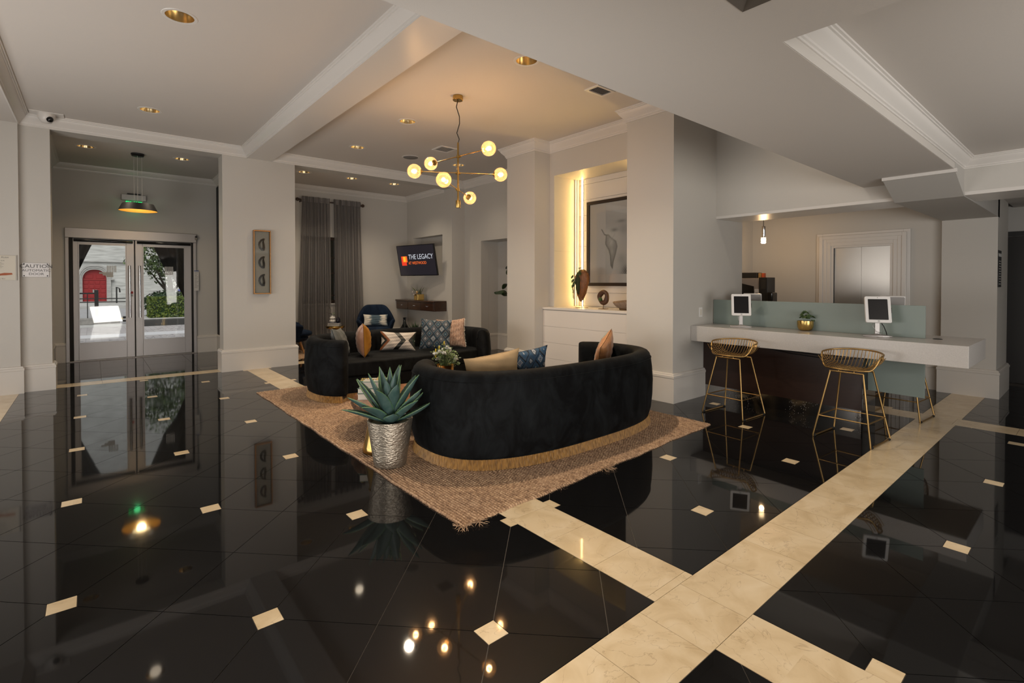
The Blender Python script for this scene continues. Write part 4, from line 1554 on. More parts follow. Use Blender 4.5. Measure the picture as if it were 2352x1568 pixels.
def rosette(mb, c, r, nrm=(0, 0, 1), n_=3, per=8):
    M = Vector(nrm).normalized().to_track_quat('Z', 'Y').to_matrix()
    for k in range(n_):
        for i in range(per - k):
            a = 2 * PI * i / (per - k) + k * .4
            rr = r * (1 - k * .28)
            lift = .25 + k * .35
            d_ = Vector((math.cos(a), math.sin(a), lift)).normalized()
            s_ = Vector((-math.sin(a), math.cos(a), 0))
            u_ = d_.cross(s_)
            b_ = Vector((0, 0, k * r * .1))
            pts = [b_, b_ + d_ * rr * .55 + s_ * rr * .24, b_ + d_ * rr, b_ + d_ * rr * .55 - s_ * rr * .24, b_ + d_ * rr * .5 - u_ * rr * -.12]
            mb.add([tuple(M @ p + Vector(c)) for p in pts], [(0, 1, 4), (1, 2, 4), (2, 3, 4), (3, 0, 4)])


t = T('root_sculpture', 'tall tapering teak root with succulents on a thin stand in niche', 'sculpture', (5.60, 5.055, 1.031), rz=0)


def taper(q):
    w = max(0, (q.z + .25) / .5)
    s_ = .32 + .75 * w ** .8
    return Vector((q.x * s_, q.y * s_ * 1.25 + (w - .5) * -.03, q.z))


blobby((0, 0, .345), .085, .125, .228, 5, .22, f=taper).build('root_block', M_teak, t, smooth=70)
blobby((-.055, .02, .36), .045, .05, .15, 8, .3, f=lambda q: Vector((q.x, q.y * max(.1, .5 + (q.z + .15) * 2.2), q.z))).build('moss_hollow', M_moss, t, smooth=70)
m = MB()
for c, r in (((-.08, .10, .40), .045), ((-.09, .085, .325), .05), ((-.10, .055, .37), .045), ((-.07, .12, .46), .04), ((-.05, .0, .52), .05), ((-.06, -.03, .50), .035)):
    rosette(m, c, r, (-1, .3, .6))
m.build('succulents', M_succ, t, kind='stuff')
m = MB()
rosette(m, (-.03, .015, .585), .034, (-.3, 0, 1))
m.tube([(-.03, .015, .50), (-.03, .015, .585)], .003, 5)
m.build('top_rosette', M_succ2, t)
m = MB()
rnd = random.Random(3)
for i in range(5):
    p = Vector((-.07 + i * .006, .115 + i * .008, .36))
    for j in range(13):
        q = p + Vector((rnd.uniform(-.006, .006), rnd.uniform(-.006, .006), -.017))
        if q.z > .12 + i * .03:
            m.ball(tuple(q), .006, .006, .007, 6, 4)
        p = q
m.build('trailing_strings', M_moss, t, kind='stuff')
MB().tube([(0, 0, .002), (0, 0, .14)], .005, 8).build('stand_rod', M_bronze, t)
MB().box(-.05, -.085, .0, .05, .085, .006).build('stand_foot', M_bronze, t, bevel=.002)
# ring sculpture
t = T('ring_sculpture', 'small dark wooden ring with a green succulent on a stand in niche', 'sculpture', (5.57, 4.618, 1.031))
m = MB()


def ringf(u, v):
    a = 2 * PI * u
    R0y, R0z = .066 + .006 * math.sin(3 * a + 1), .074 + .006 * math.cos(2 * a + 2)
    b_ = 2 * PI * v
    tk = .034 + .006 * math.sin(2 * a)
    return (.03 * math.cos(b_), (R0y + tk * math.sin(b_)) * math.cos(a), .165 + (R0z + tk * math.sin(b_)) * math.sin(a))


m.grid(ringf, 36, 12, True, True)
m.build('ring', wood('dark_root', (0.035, 0.013, 0.005), (0.10, 0.035, 0.012), (6, 6, 6), .5, 4), t, smooth=180)
m = MB()
m.ball((-.02, .035, .135), .026, .026, .028)
rosette(m, (-.035, .035, .145), .03, (-1, .2, .5))
m.build('succulent', M_succ, t, smooth=60)
MB().tube([(0, 0, .002), (0, 0, .075)], .005, 8).build('stand_rod', M_bronze, t)
MB().box(-.04, -.06, 0, .04, .06, .006).build('stand_foot', M_bronze, t, bevel=.002)
# driftwood bowl
t = T('driftwood_bowl', 'shallow greyish wooden bowl at right end of the niche ledge', 'bowl', (5.60, 4.27, 1.031))
m = MB()


def bowl(u, v):
    a = 2 * PI * u
    w = 1 + .1 * math.sin(2 * a + .5) + .05 * math.sin(5 * a)
    if v < .5:
        k = v / .5
        r, z = .06 + .14 * k ** .8, .015 + .105 * k ** 1.6
    else:
        k = (v - .5) / .5
        r, z = .19 * (1 - k), .12 - .09 * (1 - (1 - k) ** 2)
    z *= (1 + .18 * math.sin(a + 2.2) * (r / .2))
    return (r * w * .7 * math.cos(a), r * w * 1.05 * math.sin(a), z)


m.grid(bowl, 40, 15, True)
m.add([(0, 0, .0)], [])
m.build('bowl_body', wood('driftwood', (0.16, 0.115, 0.085), (0.32, 0.24, 0.18), (5, 5, 5), .7, 3), t, smooth=60)
MB().lathe([(0, 0), (.07, 0), (.075, .02), (0, .02)], (0, 0, 0), 24).build('bowl_foot', M_bronze, t)


# ---------------------------------------------------------------- woven jute rugs
def jute():
    m, n, l, b = nodes('woven_jute')
    tc = n.new('ShaderNodeTexCoord')
    mp = n.new('ShaderNodeMapping')
    mp.inputs['Scale'].default_value = (1.0, .4, 1)
    l.new(tc.outputs['Object'], mp.inputs[0])
    nz = n.new('ShaderNodeTexNoise')
    nz.inputs['Scale'].default_value = 60
    nz.inputs['Detail'].default_value = 5
    l.new(mp.outputs[0], nz.inputs['Vector'])
    r = ramp(n, [(0.28, (0.17, 0.10, 0.06)), (0.45, (0.36, 0.235, 0.145)), (0.6, (0.50, 0.345, 0.22)), (0.78, (0.62, 0.455, 0.31))])
    l.new(nz.outputs[0], r.inputs[0])
    n2 = n.new('ShaderNodeTexNoise')
    n2.inputs['Scale'].default_value = 2.2
    l.new(tc.outputs['Object'], n2.inputs['Vector'])
    r2 = ramp(n, [(0.3, (0.86, 0.82, 0.80)), (0.7, (1.05, 1.0, 0.93))])
    l.new(n2.outputs[0], r2.inputs[0])
    mx = n.new('ShaderNodeMixRGB')
    mx.blend_type = 'MULTIPLY'
    mx.inputs[0].default_value = 1
    l.new(r.outputs[0], mx.inputs[1])
    l.new(r2.outputs[0], mx.inputs[2])
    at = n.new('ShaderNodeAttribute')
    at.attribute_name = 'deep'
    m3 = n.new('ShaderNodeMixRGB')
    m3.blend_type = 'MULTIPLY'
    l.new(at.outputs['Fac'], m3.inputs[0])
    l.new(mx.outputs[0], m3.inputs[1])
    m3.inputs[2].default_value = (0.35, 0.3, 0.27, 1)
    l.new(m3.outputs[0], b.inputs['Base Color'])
    setp(b, rough=0.8, spec=0.2, sheen=0.1)
    n3 = n.new('ShaderNodeTexNoise')
    n3.inputs['Scale'].default_value = 220
    l.new(mp.outputs[0], n3.inputs['Vector'])
    bp = n.new('ShaderNodeBump')
    bp.inputs['Strength'].default_value = .5
    bp.inputs['Distance'].default_value = .006
    l.new(n3.outputs[0], bp.inputs['Height'])
    l.new(bp.outputs[0], b.inputs['Normal'])
    return m


M_jute = jute()


def rug(name, label, corners, nx, ny, row, knot, h, loc):
    """corners: four xy corners (relative to loc); rows of knots run along y"""
    t = T(name, label, 'rug', loc)
    rs = np.random.RandomState(5)
    c = np.array(corners, float)
    u = np.linspace(0, 1, nx)
    v = np.linspace(0, 1, ny)
    U, V = np.meshgrid(u, v, indexing='ij')
    P = (c[0] * ((1 - U) * (1 - V))[..., None] + c[1] * (U * (1 - V))[..., None] + c[2] * (U * V)[..., None] + c[3] * ((1 - U) * V)[..., None])
    Lx = np.linalg.norm(c[1] - c[0])
    Ly = np.linalg.norm(c[3] - c[0])
    jx = np.repeat(rs.uniform(-1, 1, nx)[:, None], ny, 1)
    wob = .004 * np.sin(V * Ly * 5 + 1) + .003 * np.sin(V * Ly * 13 + U * 4)
    P[..., 0] += wob
    P[..., 1] += .006 * np.sin(U * Lx * 6) + .004 * np.sin(U * Lx * 17)
    # ragged selvedge
    P[0, :, 0] += rs.uniform(-.006, .004, ny)
    P[-1, :, 0] += rs.uniform(-.004, .006, ny)
    P[:, 0, 1] += rs.uniform(-.008, .004, nx)
    P[:, -1, 1] += rs.uniform(-.004, .008, nx)
    ir = np.floor(U * Lx / row)
    a = np.abs(np.sin(PI * U * Lx / row)) ** .7
    k = np.abs(np.sin(PI * (V * Ly / knot + ir * .5 + .15 * np.sin(ir * 7)))) ** .6
    H = a * (.45 + .55 * k)
    Zv = .004 + h * H * (1 + .25 * rs.uniform(-1, 1, H.shape))
    edge = np.minimum(np.minimum(U * Lx, (1 - U) * Lx), np.minimum(V * Ly, (1 - V) * Ly))
    Zv = np.where(edge < .004, .001, Zv)
    me = bpy.data.meshes.new('woven_field')
    co = np.dstack([P, Zv]).reshape(-1, 3)
    idx = np.arange(nx * ny).reshape(nx, ny)
    F = np.stack([idx[:-1, :-1], idx[1:, :-1], idx[1:, 1:], idx[:-1, 1:]], -1).reshape(-1, 4)
    me.vertices.add(len(co))
    me.vertices.foreach_set('co', co.ravel())
    me.loops.add(F.size)
    me.loops.foreach_set('vertex_index', F.ravel())
    me.polygons.add(len(F))
    me.polygons.foreach_set('loop_start', np.arange(0, F.size, 4))
    me.update(calc_edges=True)
    me.polygons.foreach_set('use_smooth', [True] * len(F))
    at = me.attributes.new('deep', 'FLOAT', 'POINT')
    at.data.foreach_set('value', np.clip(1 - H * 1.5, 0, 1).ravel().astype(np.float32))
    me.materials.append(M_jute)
    o = bpy.data.objects.new('woven_field', me)
    COL.objects.link(o)
    o.parent = t
    return t


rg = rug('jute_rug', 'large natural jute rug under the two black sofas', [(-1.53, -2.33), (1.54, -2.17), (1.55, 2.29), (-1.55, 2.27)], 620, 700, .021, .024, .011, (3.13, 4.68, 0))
M_fib = mat('jute_fibre', (0.40, 0.26, 0.155), 0.8, c2=(0.2, 0.12, 0.07), nscale=80)
rnd = random.Random(4)


def tassel(px, py, n_, ln_):
    m_ = MB()
    for i in range(n_):
        a = rnd.uniform(-2.6, -.5) if py < 3 else rnd.uniform(.5, 2.6)
        p = Vector((px + rnd.uniform(-.03, .03) - 3.13, py + rnd.uniform(0, .02) - 4.68, .009))
        pts = [p]
        for k in range(4):
            a += rnd.uniform(-.5, .5)
            p = p + Vector((math.cos(a), math.sin(a), 0)) * ln_ / 4
            pts.append(Vector((p.x, p.y, .004 + .009 * rnd.uniform(0, 1))))
        m_.tube(pts, [.0028, .0026, .0024, .0018, .001], 5)
    m_.build('loose_fibres', M_fib, rg, smooth=180)


tassel(1.63, 2.36, 12, .07)
tassel(1.70, 2.35, 8, .075)
tassel(1.59, 2.40, 6, .05)
tassel(2.44, 2.39, 4, .05)
tassel(2.95, 2.42, 14, .085)
rug('alcove_rug', 'brown jute rug under the armchairs in the curtained alcove', [(-1.3, -.62), (1.45, -.62), (1.45, .62), (-1.3, .62)], 150, 80, .026, .03, .010, (3.95, 10.22, 0))


# ---------------------------------------------------------------- sofas
def sofa_pts(n_=64, grow=0.0, a0=145, a1=395):
    out_ = []
    a_, b_, e_ = 1.175, .595, 2 / 2.75
    for i in range(n_):
        ph = R(a0 + (a1 - a0) * i / (n_ - 1))
        c, s = math.cos(ph), math.sin(ph)
        out_.append(Vector((a_ * math.copysign(abs(c) ** e_, c), .075 + b_ * math.copysign(abs(s) ** e_, s))))
    nr = []
    for i in range(n_):
        tt = (out_[min(i + 1, n_ - 1)] - out_[max(i - 1, 0)]).normalized()
        nr.append(Vector((tt.y, -tt.x)))
    return out_, nr


M_fringe = mat('gold_bullion_fringe', (0.34, 0.175, 0.035), 0.55, c2=(0.17, 0.08, 0.014), nscale=60, stretch=(1, 1, .3), sheen=.2)


def make_sofa(label, loc, rz):
    t = T('curved_sofa', label, 'sofa', loc, rz, 'pair of curved black velvet sofas')
    C_, N_ = sofa_pts()
    n_ = len(C_)
    # back rest and arms: one upholstered shell
    prof = [(-.088, .10), (-.090, .25), (-.092, .45), (-.092, .62), (-.088, .675), (-.070, .712), (-.035, .730), (.0, .736), (.030, .733), (.055, .722), (.076, .698), (.088, .655), (.100, .56), (.108, .44), (.104, .30), (.090, .17), (.072, .105), (.06, .088)]
    m_ = MB()
    K = len(prof)
    rings = []
    caps = [(-.028, .55), (-.015, .80), (-.004, .94)]
    seq = [(0, 1)] and []
    L0 = (C_[0] - C_[1]).normalized()
    L1 = (C_[-1] - C_[-2]).normalized()
    for k, (s_, w_) in enumerate(((.045, .60), (.036, .80), (.02, .93))):
        rings.append((C_[0] + L0 * s_, N_[0], w_))
    for i in range(n_):
        rings.append((C_[i], N_[i], 1.0))
    for k, (s_, w_) in enumerate(((.02, .93), (.036, .80), (.045, .60))):
        rings.append((C_[-1] + L1 * s_, N_[-1], w_))
    vs = []
    for c, nn, w_ in rings:
        for d, z in prof:
            zz = z if w_ == 1 else .088 + (z - .088) * (1 - (1 - w_) * .06)
            vs.append((c.x + nn.x * d * w_, c.y + nn.y * d * w_, zz))
    fs = []
    for i in range(len(rings) - 1):
        for k in range(K):
            q = (k + 1) % K
            fs.append((i * K + k, i * K + q, (i + 1) * K + q, (i + 1) * K + k))
    fs.append(tuple(range(K)))
    fs.append(tuple((len(rings) - 1) * K + k for k in range(K - 1, -1, -1)))
    m_.add(vs, fs)
    m_.build('backrest', M_velvet, t, smooth=75)
    # piping around the top of the outside
    m_ = MB()
    m_.tube([(C_[i].x + N_[i].x * .0885, C_[i].y + N_[i].y * .0885, .662) for i in range(n_)], .0042, 6)
    m_.tube([(C_[0].x - N_[0].x * .088 + L0.x * .035, C_[0].y - N_[0].y * .088 + L0.y * .035, .60)] * 1 + [(C_[0].x + N_[0].x * d * .62 + L0.x * .044, C_[0].y + N_[0].y * d * .62 + L0.y * .044, z) for d, z in prof[3:17]], .0035, 5)
    m_.build('piping', M_velvet, t, smooth=180)
    # seat
    inner = [C_[i] - N_[i] * .08 for i in range(0, n_, 2)]
    a, b = inner[0], inner[-1]
    front = [Vector((b.x + (a.x - b.x) * k / 12, b.y + (a.y - b.y) * k / 12 + .07 * math.sin(PI * k / 12) + .04)) for k in range(0, 13)]
    poly = [(p.x, p.y) for p in inner] + [(p.x, p.y) for p in front]
    MB().prism(poly, .285, .455).build('seat_cushion', M_velvet, t, bevel=.035, seg=4, smooth=50)
    pb = [(p[0] * .985, p[1] - .015) for p in poly]
    MB().prism(pb, .088, .283).build('seat_base', M_velvet, t, bevel=.01, smooth=50)
    # bullion fringe: twisted strands all round the foot
    fr = MB()
    base = [C_[i] + N_[i] * .066 for i in range(n_)] + [Vector(p[:2]) + Vector((0, .0)) for p in [(q.x * .97, q.y) for q in front]]
    ring = []
    for i in range(len(base)):
        p, q = base[i], base[(i + 1) % len(base)]
        k = max(1, int((q - p).length / .0048))
        for j in range(k):
            ring.append(p + (q - p) * j / k)
    M_ = len(ring)
    zs = (.088, .06, .035, .013)
    vv = []
    for i, p in enumerate(ring):
        q = ring[(i + 1) % M_]
        tt = (q - p).normalized() if (q - p).length > 1e-6 else Vector((1, 0))
        nn = Vector((tt.y, -tt.x))
        for j, z in enumerate(zs):
            o_ = (.006 if (i + j) % 2 else -.001) + (.0, .004, .010, .016)[j] + (.003 if i % 7 == 0 else 0)
            vv.append((p.x + nn.x * o_ + tt.x * j * .0045, p.y + nn.y * o_ + tt.y * j * .0045, z))
    ff = [(i * 4 + j, ((i + 1) % M_) * 4 + j, ((i + 1) % M_) * 4 + j + 1, i * 4 + j + 1) for i in range(M_) for j in range(3)]
    fr.add(vv, ff)
    fr.build('bullion_fringe', M_fringe, t, fix=False, kind='stuff')
    mb_ = MB()
    mb_.prism([(p.x * .97, p.y * .97) for p in base], .012, .09)
    mb_.build('plinth', M_black, t)
    return t


make_sofa('black velvet curved sofa in front, its back turned to the camera', (3.245, 3.355, 0), 0)
make_sofa('black velvet curved sofa at the back, its seat facing the camera', (3.245, 6.21, 0), PI)


# ---------------------------------------------------------------- cushions
def cushion_pt(w, h, th, u, v, side, pinch=.10, plump=2.4):
    x, z = 2 * u - 1, 2 * v - 1
    e = max(0, (1 - abs(x) ** plump)) ** .55 * max(0, (1 - abs(z) ** plump)) ** .55
    px = x * w / 2 * (1 - pinch * (1 - z * z) * abs(x) ** 3 * .9)
    pz = z * h / 2 * (1 - pinch * (1 - x * x) * abs(z) ** 3 * 1.1)
    wr = .004 * math.sin(9 * x + 4 * z) * e + .003 * math.sin(17 * z - 5 * x) * e
    return (px, side * (th / 2 * e + .002 + wr), pz)


def cushion(name, label, w, h, th, mat_front, mat_back, loc, az, lean=0, roll=0, n_=26):
    """az: compass direction (deg) the front looks to; lean: backwards tilt; roll: in its own plane"""
    t = T(name, label, 'cushion', loc)
    t.rotation_mode = 'QUATERNION'
    q = Matrix.Rotation(R(az + 90), 4, 'Z') @ Matrix.Rotation(R(-lean), 4, 'X') @ Matrix.Rotation(R(roll), 4, 'Y')
    t.rotation_quaternion = q.to_quaternion()
    for side, mm, nm_ in ((-1, mat_front, 'front_panel'), (1, mat_back, 'back_panel')):
        m_ = MB()
        m_.grid(lambda u, v: cushion_pt(w, h, th, u, v, side), n_, n_)
        m_.build(nm_, mm, t, smooth=180, fix=False)
    return t


def xz_nodes(name):
    m, n, l, b = nodes(name)
    tc = n.new('ShaderNodeTexCoord')
    sp = n.new('ShaderNodeSeparateXYZ')
    l.new(tc.outputs['Object'], sp.inputs[0])
    return m, n, l, b, sp.outputs[0], sp.outputs[2], tc


def chevron_mat():
    m, n, l, b, x, z, tc = xz_nodes('leather_chevron')
    az_ = math_n(n, l, 'ABSOLUTE', z)
    c1 = math_n(n, l, 'ADD', x, math_n(n, l, 'MULTIPLY', az_, 0.85))      # > shapes
    c2 = math_n(n, l, 'SUBTRACT', x, math_n(n, l, 'MULTIPLY', az_, 0.85))
    W_, B_, T_ = (0.52, 0.47, 0.42), (0.012, 0.014, 0.011), (0.22, 0.075, 0.025)
    r1 = ramp(n, [(0, W_), (0.20, B_), (0.255, T_), (0.315, W_), (0.55, B_), (0.66, W_)], 'CONSTANT')
    l.new(math_n(n, l, 'MULTIPLY_ADD', c1, 1.6, 0.5), r1.inputs[0])
    r2 = ramp(n, [(0, W_), (0.70, W_), (0.705, B_), (0.79, (0.012, 0.03, 0.02)), (0.84, W_)], 'CONSTANT')
    l.new(math_n(n, l, 'MULTIPLY_ADD', c2, 1.6, 0.5), r2.inputs[0])
    isr = math_n(n, l, 'GREATER_THAN', c2, 0.115)
    isl = math_n(n, l, 'LESS_THAN', c1, 0.115)
    mx = n.new('ShaderNodeMixRGB')
    l.new(isl, mx.inputs[0])
    mx.inputs[1].default_value = (*W_, 1)
    l.new(r1.outputs[0], mx.inputs[2])
    m2 = n.new('ShaderNodeMixRGB')
    l.new(isr, m2.inputs[0])
    l.new(mx.outputs[0], m2.inputs[1])
    l.new(r2.outputs[0], m2.inputs[2])
    # stitched strips
    w = math_n(n, l, 'SINE', math_n(n, l, 'MULTIPLY', c1, 210.0))
    s_ = math_n(n, l, 'GREATER_THAN', w, 0.93)
    m3 = n.new('ShaderNodeMixRGB')
    m3.blend_type = 'MULTIPLY'
    l.new(math_n(n, l, 'MULTIPLY', s_, 0.45), m3.inputs[0])
    l.new(m2.outputs[0], m3.inputs[1])
    m3.inputs[2].default_value = (0.35, 0.3, 0.27, 1)
    l.new(m3.outputs[0], b.inputs['Base Color'])
    setp(b, rough=0.45)
    return m


def ikat_mat(name, soft):
    m, n, l, b, x, z, tc = xz_nodes(name)
    nz = n.new('ShaderNodeTexNoise')
    nz.inputs['Scale'].default_value = 40 if soft else 90
    l.new(tc.outputs['Object'], nz.inputs['Vector'])
    k = 0.020 if soft else 0.004
    j = math_n(n, l, 'MULTIPLY', math_n(n, l, 'SUBTRACT', nz.outputs[0], 0.5), k)
    xx = math_n(n, l, 'ADD', x, j)
    S_ = 9.0
    u = math_n(n, l, 'MULTIPLY_ADD', math_n(n, l, 'ADD', xx, math_n(n, l, 'MULTIPLY', z, .8)), S_, 20.25)
    v = math_n(n, l, 'MULTIPLY_ADD', math_n(n, l, 'SUBTRACT', xx, math_n(n, l, 'MULTIPLY', z, .8)), S_, 20.25)
    fu = math_n(n, l, 'ABSOLUTE', math_n(n, l, 'SUBTRACT', math_n(n, l, 'FRACT', u), 0.5))
    fv = math_n(n, l, 'ABSOLUTE', math_n(n, l, 'SUBTRACT', math_n(n, l, 'FRACT', v), 0.5))
    d = math_n(n, l, 'MAXIMUM', fu, fv)
    par = math_n(n, l, 'MODULO', math_n(n, l, 'FLOOR', u), 2.0)
    parv = math_n(n, l, 'MODULO', math_n(n, l, 'FLOOR', v), 2.0)
    GR, TE, DK, LT = (0.085, 0.09, 0.10), (0.018, 0.05, 0.075), (0.01, 0.013, 0.02), (0.27, 0.28, 0.29)
    if soft:
        LT, GR, TE = (0.36, 0.37, 0.39), (0.05, 0.085, 0.13), (0.035, 0.085, 0.15)
    ra = ramp(n, [(0, DK), (0.04, LT), (0.17, DK), (0.23, GR), (0.41, TE)], 'CONSTANT')
    rb = ramp(n, [(0, TE), (0.07, LT), (0.12, TE), (0.17, LT), (0.26, GR), (0.33, TE), (0.43, DK)], 'CONSTANT')
    rc = ramp(n, [(0, LT), (0.06, TE), (0.10, TE), (0.3, GR), (0.42, DK)], 'CONSTANT')
    for r_ in (ra, rb, rc):
        l.new(d, r_.inputs[0])
    mx = n.new('ShaderNodeMixRGB')
    l.new(par, mx.inputs[0])
    l.new(ra.outputs[0], mx.inputs[1])
    l.new(rb.outputs[0], mx.inputs[2])
    m2 = n.new('ShaderNodeMixRGB')
    l.new(math_n(n, l, 'MULTIPLY', parv, par), m2.inputs[0])
    l.new(mx.outputs[0], m2.inputs[1])
    l.new(rc.outputs[0], m2.inputs[2])
    l.new(m2.outputs[0], b.inputs['Base Color'])
    setp(b, rough=0.85)
    return m


def woven_pink():
    m, n, l, b, x, z, tc = xz_nodes('woven_pink')
    nz = n.new('ShaderNodeTexNoise')
    nz.inputs['Scale'].default_value = 70
    mp = n.new('ShaderNodeMapping')
    mp.inputs['Scale'].default_value = (2.2, 1, .5)
    l.new(tc.outputs['Object'], mp.inputs[0])
    l.new(mp.outputs[0], nz.inputs['Vector'])
    s_ = math_n(n, l, 'MULTIPLY_ADD', math_n(n, l, 'SINE', math_n(n, l, 'MULTIPLY', x, 260.0)), .16, nz.outputs[0])
    r = ramp(n, [(0.3, (0.19, 0.10, 0.075)), (0.5, (0.42, 0.265, 0.185)), (0.7, (0.52, 0.40, 0.31))])
    l.new(s_, r.inputs[0])
    l.new(r.outputs[0], b.inputs['Base Color'])
    setp(b, rough=0.9)
    bp = n.new('ShaderNodeBump')
    bp.inputs['Strength'].default_value = .8
    bp.inputs['Distance'].default_value = .006
    l.new(s_, bp.inputs['Height'])
    l.new(bp.outputs[0], b.inputs['Normal'])
    return m


def tie_dye():
    m, n, l, b, x, z, tc = xz_nodes('tie_dye_linen')
    nz = n.new('ShaderNodeTexNoise')
    nz.inputs['Scale'].default_value = 6
    nz.inputs['Detail'].default_value = 6
    mp = n.new('ShaderNodeMapping')
    mp.inputs['Scale'].default_value = (1, 1, 7)
    l.new(tc.outputs['Object'], mp.inputs[0])
    l.new(mp.outputs[0], nz.inputs['Vector'])
    e = math_n(n, l, 'SUBTRACT', math_n(n, l, 'MULTIPLY', nz.outputs[0], 0.26), math_n(n, l, 'ABSOLUTE', math_n(n, l, 'ADD', x, 0.0)))
    e2 = math_n(n, l, 'SUBTRACT', math_n(n, l, 'ADD', x, math_n(n, l, 'MULTIPLY', nz.outputs[0], 0.12)), .255)
    e = math_n(n, l, 'MAXIMUM', e, e2)
    r = ramp(n, [(0.0, (0.60, 0.57, 0.50)), (0.012, (0.45, 0.45, 0.42)), (0.05, (0.06, 0.10, 0.13)), (1, (0.03, 0.06, 0.09))])
    l.new(e, r.inputs[0])
    l.new(r.outputs[0], b.inputs['Base Color'])
    setp(b, rough=0.9)
    return m


M_mustard = velvet('mustard_velvet', (0.23, 0.095, 0.012), (0.40, 0.19, 0.03), .15, (1, .8, .5), 4)
M_pinksatin = mat('pink_satin', (0.40, 0.215, 0.14), 0.35, c2=(0.33, 0.165, 0.10), nscale=8, bump=.35, bscale=14, sheen=.2)
M_greyvel = velvet('grey_velvet', (0.085, 0.09, 0.085), (0.20, 0.205, 0.195), .2, (1, 1, 1), 5)
M_tan = mat('tan_cotton', (0.50, 0.335, 0.17), 0.75, noise=.12, nscale=6, bump=.3, bscale=16)
M_hide = mat('cowhide', (0.46, 0.20, 0.065), 0.4, c2=(0.26, 0.095, 0.025), nscale=4, stretch=(1, 1, 3), bump=.25, bscale=30, sheen=.25)
M_sea = mat('seafoam_ruffle', (0.33, 0.39, 0.37), 0.9, c2=(0.20, 0.25, 0.24), nscale=25, bump=1.0, bscale=45)
M_ikat = ikat_mat('ikat_diamond_weave', False)
M_ikat2 = ikat_mat('ikat_blurred_weave', True)
SEAT = .455
cushion('grey_cushion', 'grey velvet cushion slumped against left arm of the back sofa', .40, .40, .15, M_greyvel, M_greyvel, (2.43, 6.33, .632), -35, 18, 4)
cushion('mustard_cushion', 'mustard and pink cushion standing edge-on on the back sofa', .40, .41, .185, M_mustard, M_pinksatin, (2.70, 6.24, .658), -22, 2, 0)
cushion('chevron_cushion', 'white, black and tan leather chevron lumbar cushion on the back sofa', .50, .265, .12, chevron_mat(), M_tan, (3.26, 6.36, .592), 248, 16, 3)
pk = cushion('woven_cushion', 'pink woven cushion with fringed edge at right end of the back sofa', .42, .43, .13, woven_pink(), M_tan, (4.00, 6.16, .668), 232, 12, -3)
fr = MB()
for i in range(46):
    z = -.2 + .4 * i / 45
    x = .205 - .02 * (1 - (z / .2) ** 2)
    fr.tube([(x, -.004, z), (x + rnd.uniform(.012, .022), rnd.uniform(-.008, .004), z + rnd.uniform(-.006, .006))], .0022, 4)
fr.build('fringe', M_cream, pk, kind='stuff')
cushion('ikat_square_cushion', 'square dark blue diamond-patterned cushion on the back sofa', .44, .44, .14, M_ikat, M_ikat, (3.73, 6.14, .672), 236, 13, 3)
cushion('tan_cushion', 'plain tan lumbar cushion showing above left of the front sofa back', .52, .34, .15, M_tan, M_tan, (2.60, 3.36, .645), 78, 12, 7)
cushion('ikat_lumbar_cushion', 'blurred blue patterned lumbar cushion, right of the tan one', .50, .33, .13, M_ikat2, M_ikat2, (3.02, 3.43, .640), 82, 14, 6)
cushion('hide_cushion', 'orange brown cowhide cushion tipped on one corner at right of the front sofa', .42, .42, .14, M_hide, M_hide, (4.08, 3.38, .655), 118, 14, 24)
cushion('ruffled_cushion', 'pale seafoam ruffled cushion behind the cowhide one', .42, .40, .15, M_sea, M_sea, (4.225, 3.50, .640), 135, 16, 10)

# ---------------------------------------------------------------- coffee table and what stands on it
TZ = .30
t = T('coffee_table', 'low live-edge wooden slab table between the two sofas', 'table', (2.55, 4.45, 0))
ol = [(1.80, 4.30), (1.84, 4.53), (1.97, 4.77), (2.13, 4.90), (2.32, 4.94), (2.52, 4.95), (2.78, 4.93), (3.05, 4.96), (3.28, 4.86), (3.36, 4.62), (3.30, 4.36), (3.12, 4.17), (2.85, 4.10), (2.60, 4.08), (2.36, 4.02), (2.12, 4.01), (1.93, 4.10)]
rn = random.Random(9)
pts = []
for i in range(len(ol)):
    a, b = Vector(ol[i]), Vector(ol[(i + 1) % len(ol)])
    for k in range(4):
        p = a + (b - a) * k / 4 + Vector((rn.uniform(-1, 1), rn.uniform(-1, 1))) * .006
        pts.append((p.x - 2.55, p.y - 4.45))
n_ = len(pts)
m = MB()
m.add([(x, y, TZ) for x, y in pts], [tuple(range(n_))])
m.build('slab_top', M_slab, t, fix=False)
m = MB()
lay = [(1.0, TZ), (1.012, TZ - .015), (1.0, TZ - .05), (.97, TZ - .085), (.9, TZ - .10)]
m.add([(x * s + rn.uniform(-.004, .004), y * s + rn.uniform(-.004, .004), z) if z < TZ else (x, y, z) for s, z in lay for x, y in pts], [(i + r * n_, (i + 1) % n_ + r * n_, (i + 1) % n_ + (r + 1) * n_, i + (r + 1) * n_) for r in range(4) for i in range(n_)] + [tuple(4 * n_ + i for i in range(n_))])
m.build('bark_edge', M_bark, t, smooth=60)
for px, py in ((-.45, -.15), (-.35, .3), (.5, .3), (.45, -.12)):
    MB().prism([(px - .06, py - .05), (px + .06, py - .05), (px + .06, py + .05), (px - .06, py + .05)], .012, TZ - .09).build('leg', M_bark, t, bevel=.01)
bk = [(.29, .21, .055, (0.50, 0.47, 0.42), 'lowest cream book of the stack on the coffee table', 2), (.28, .20, .048, (0.09, 0.16, 0.12), 'green-edged middle book of the stack on the coffee table', -4), (.27, .20, .065, (0.10, 0.20, 0.15), 'thick top book of the coffee table stack, under the gold beads', 5)]
z = TZ + .001
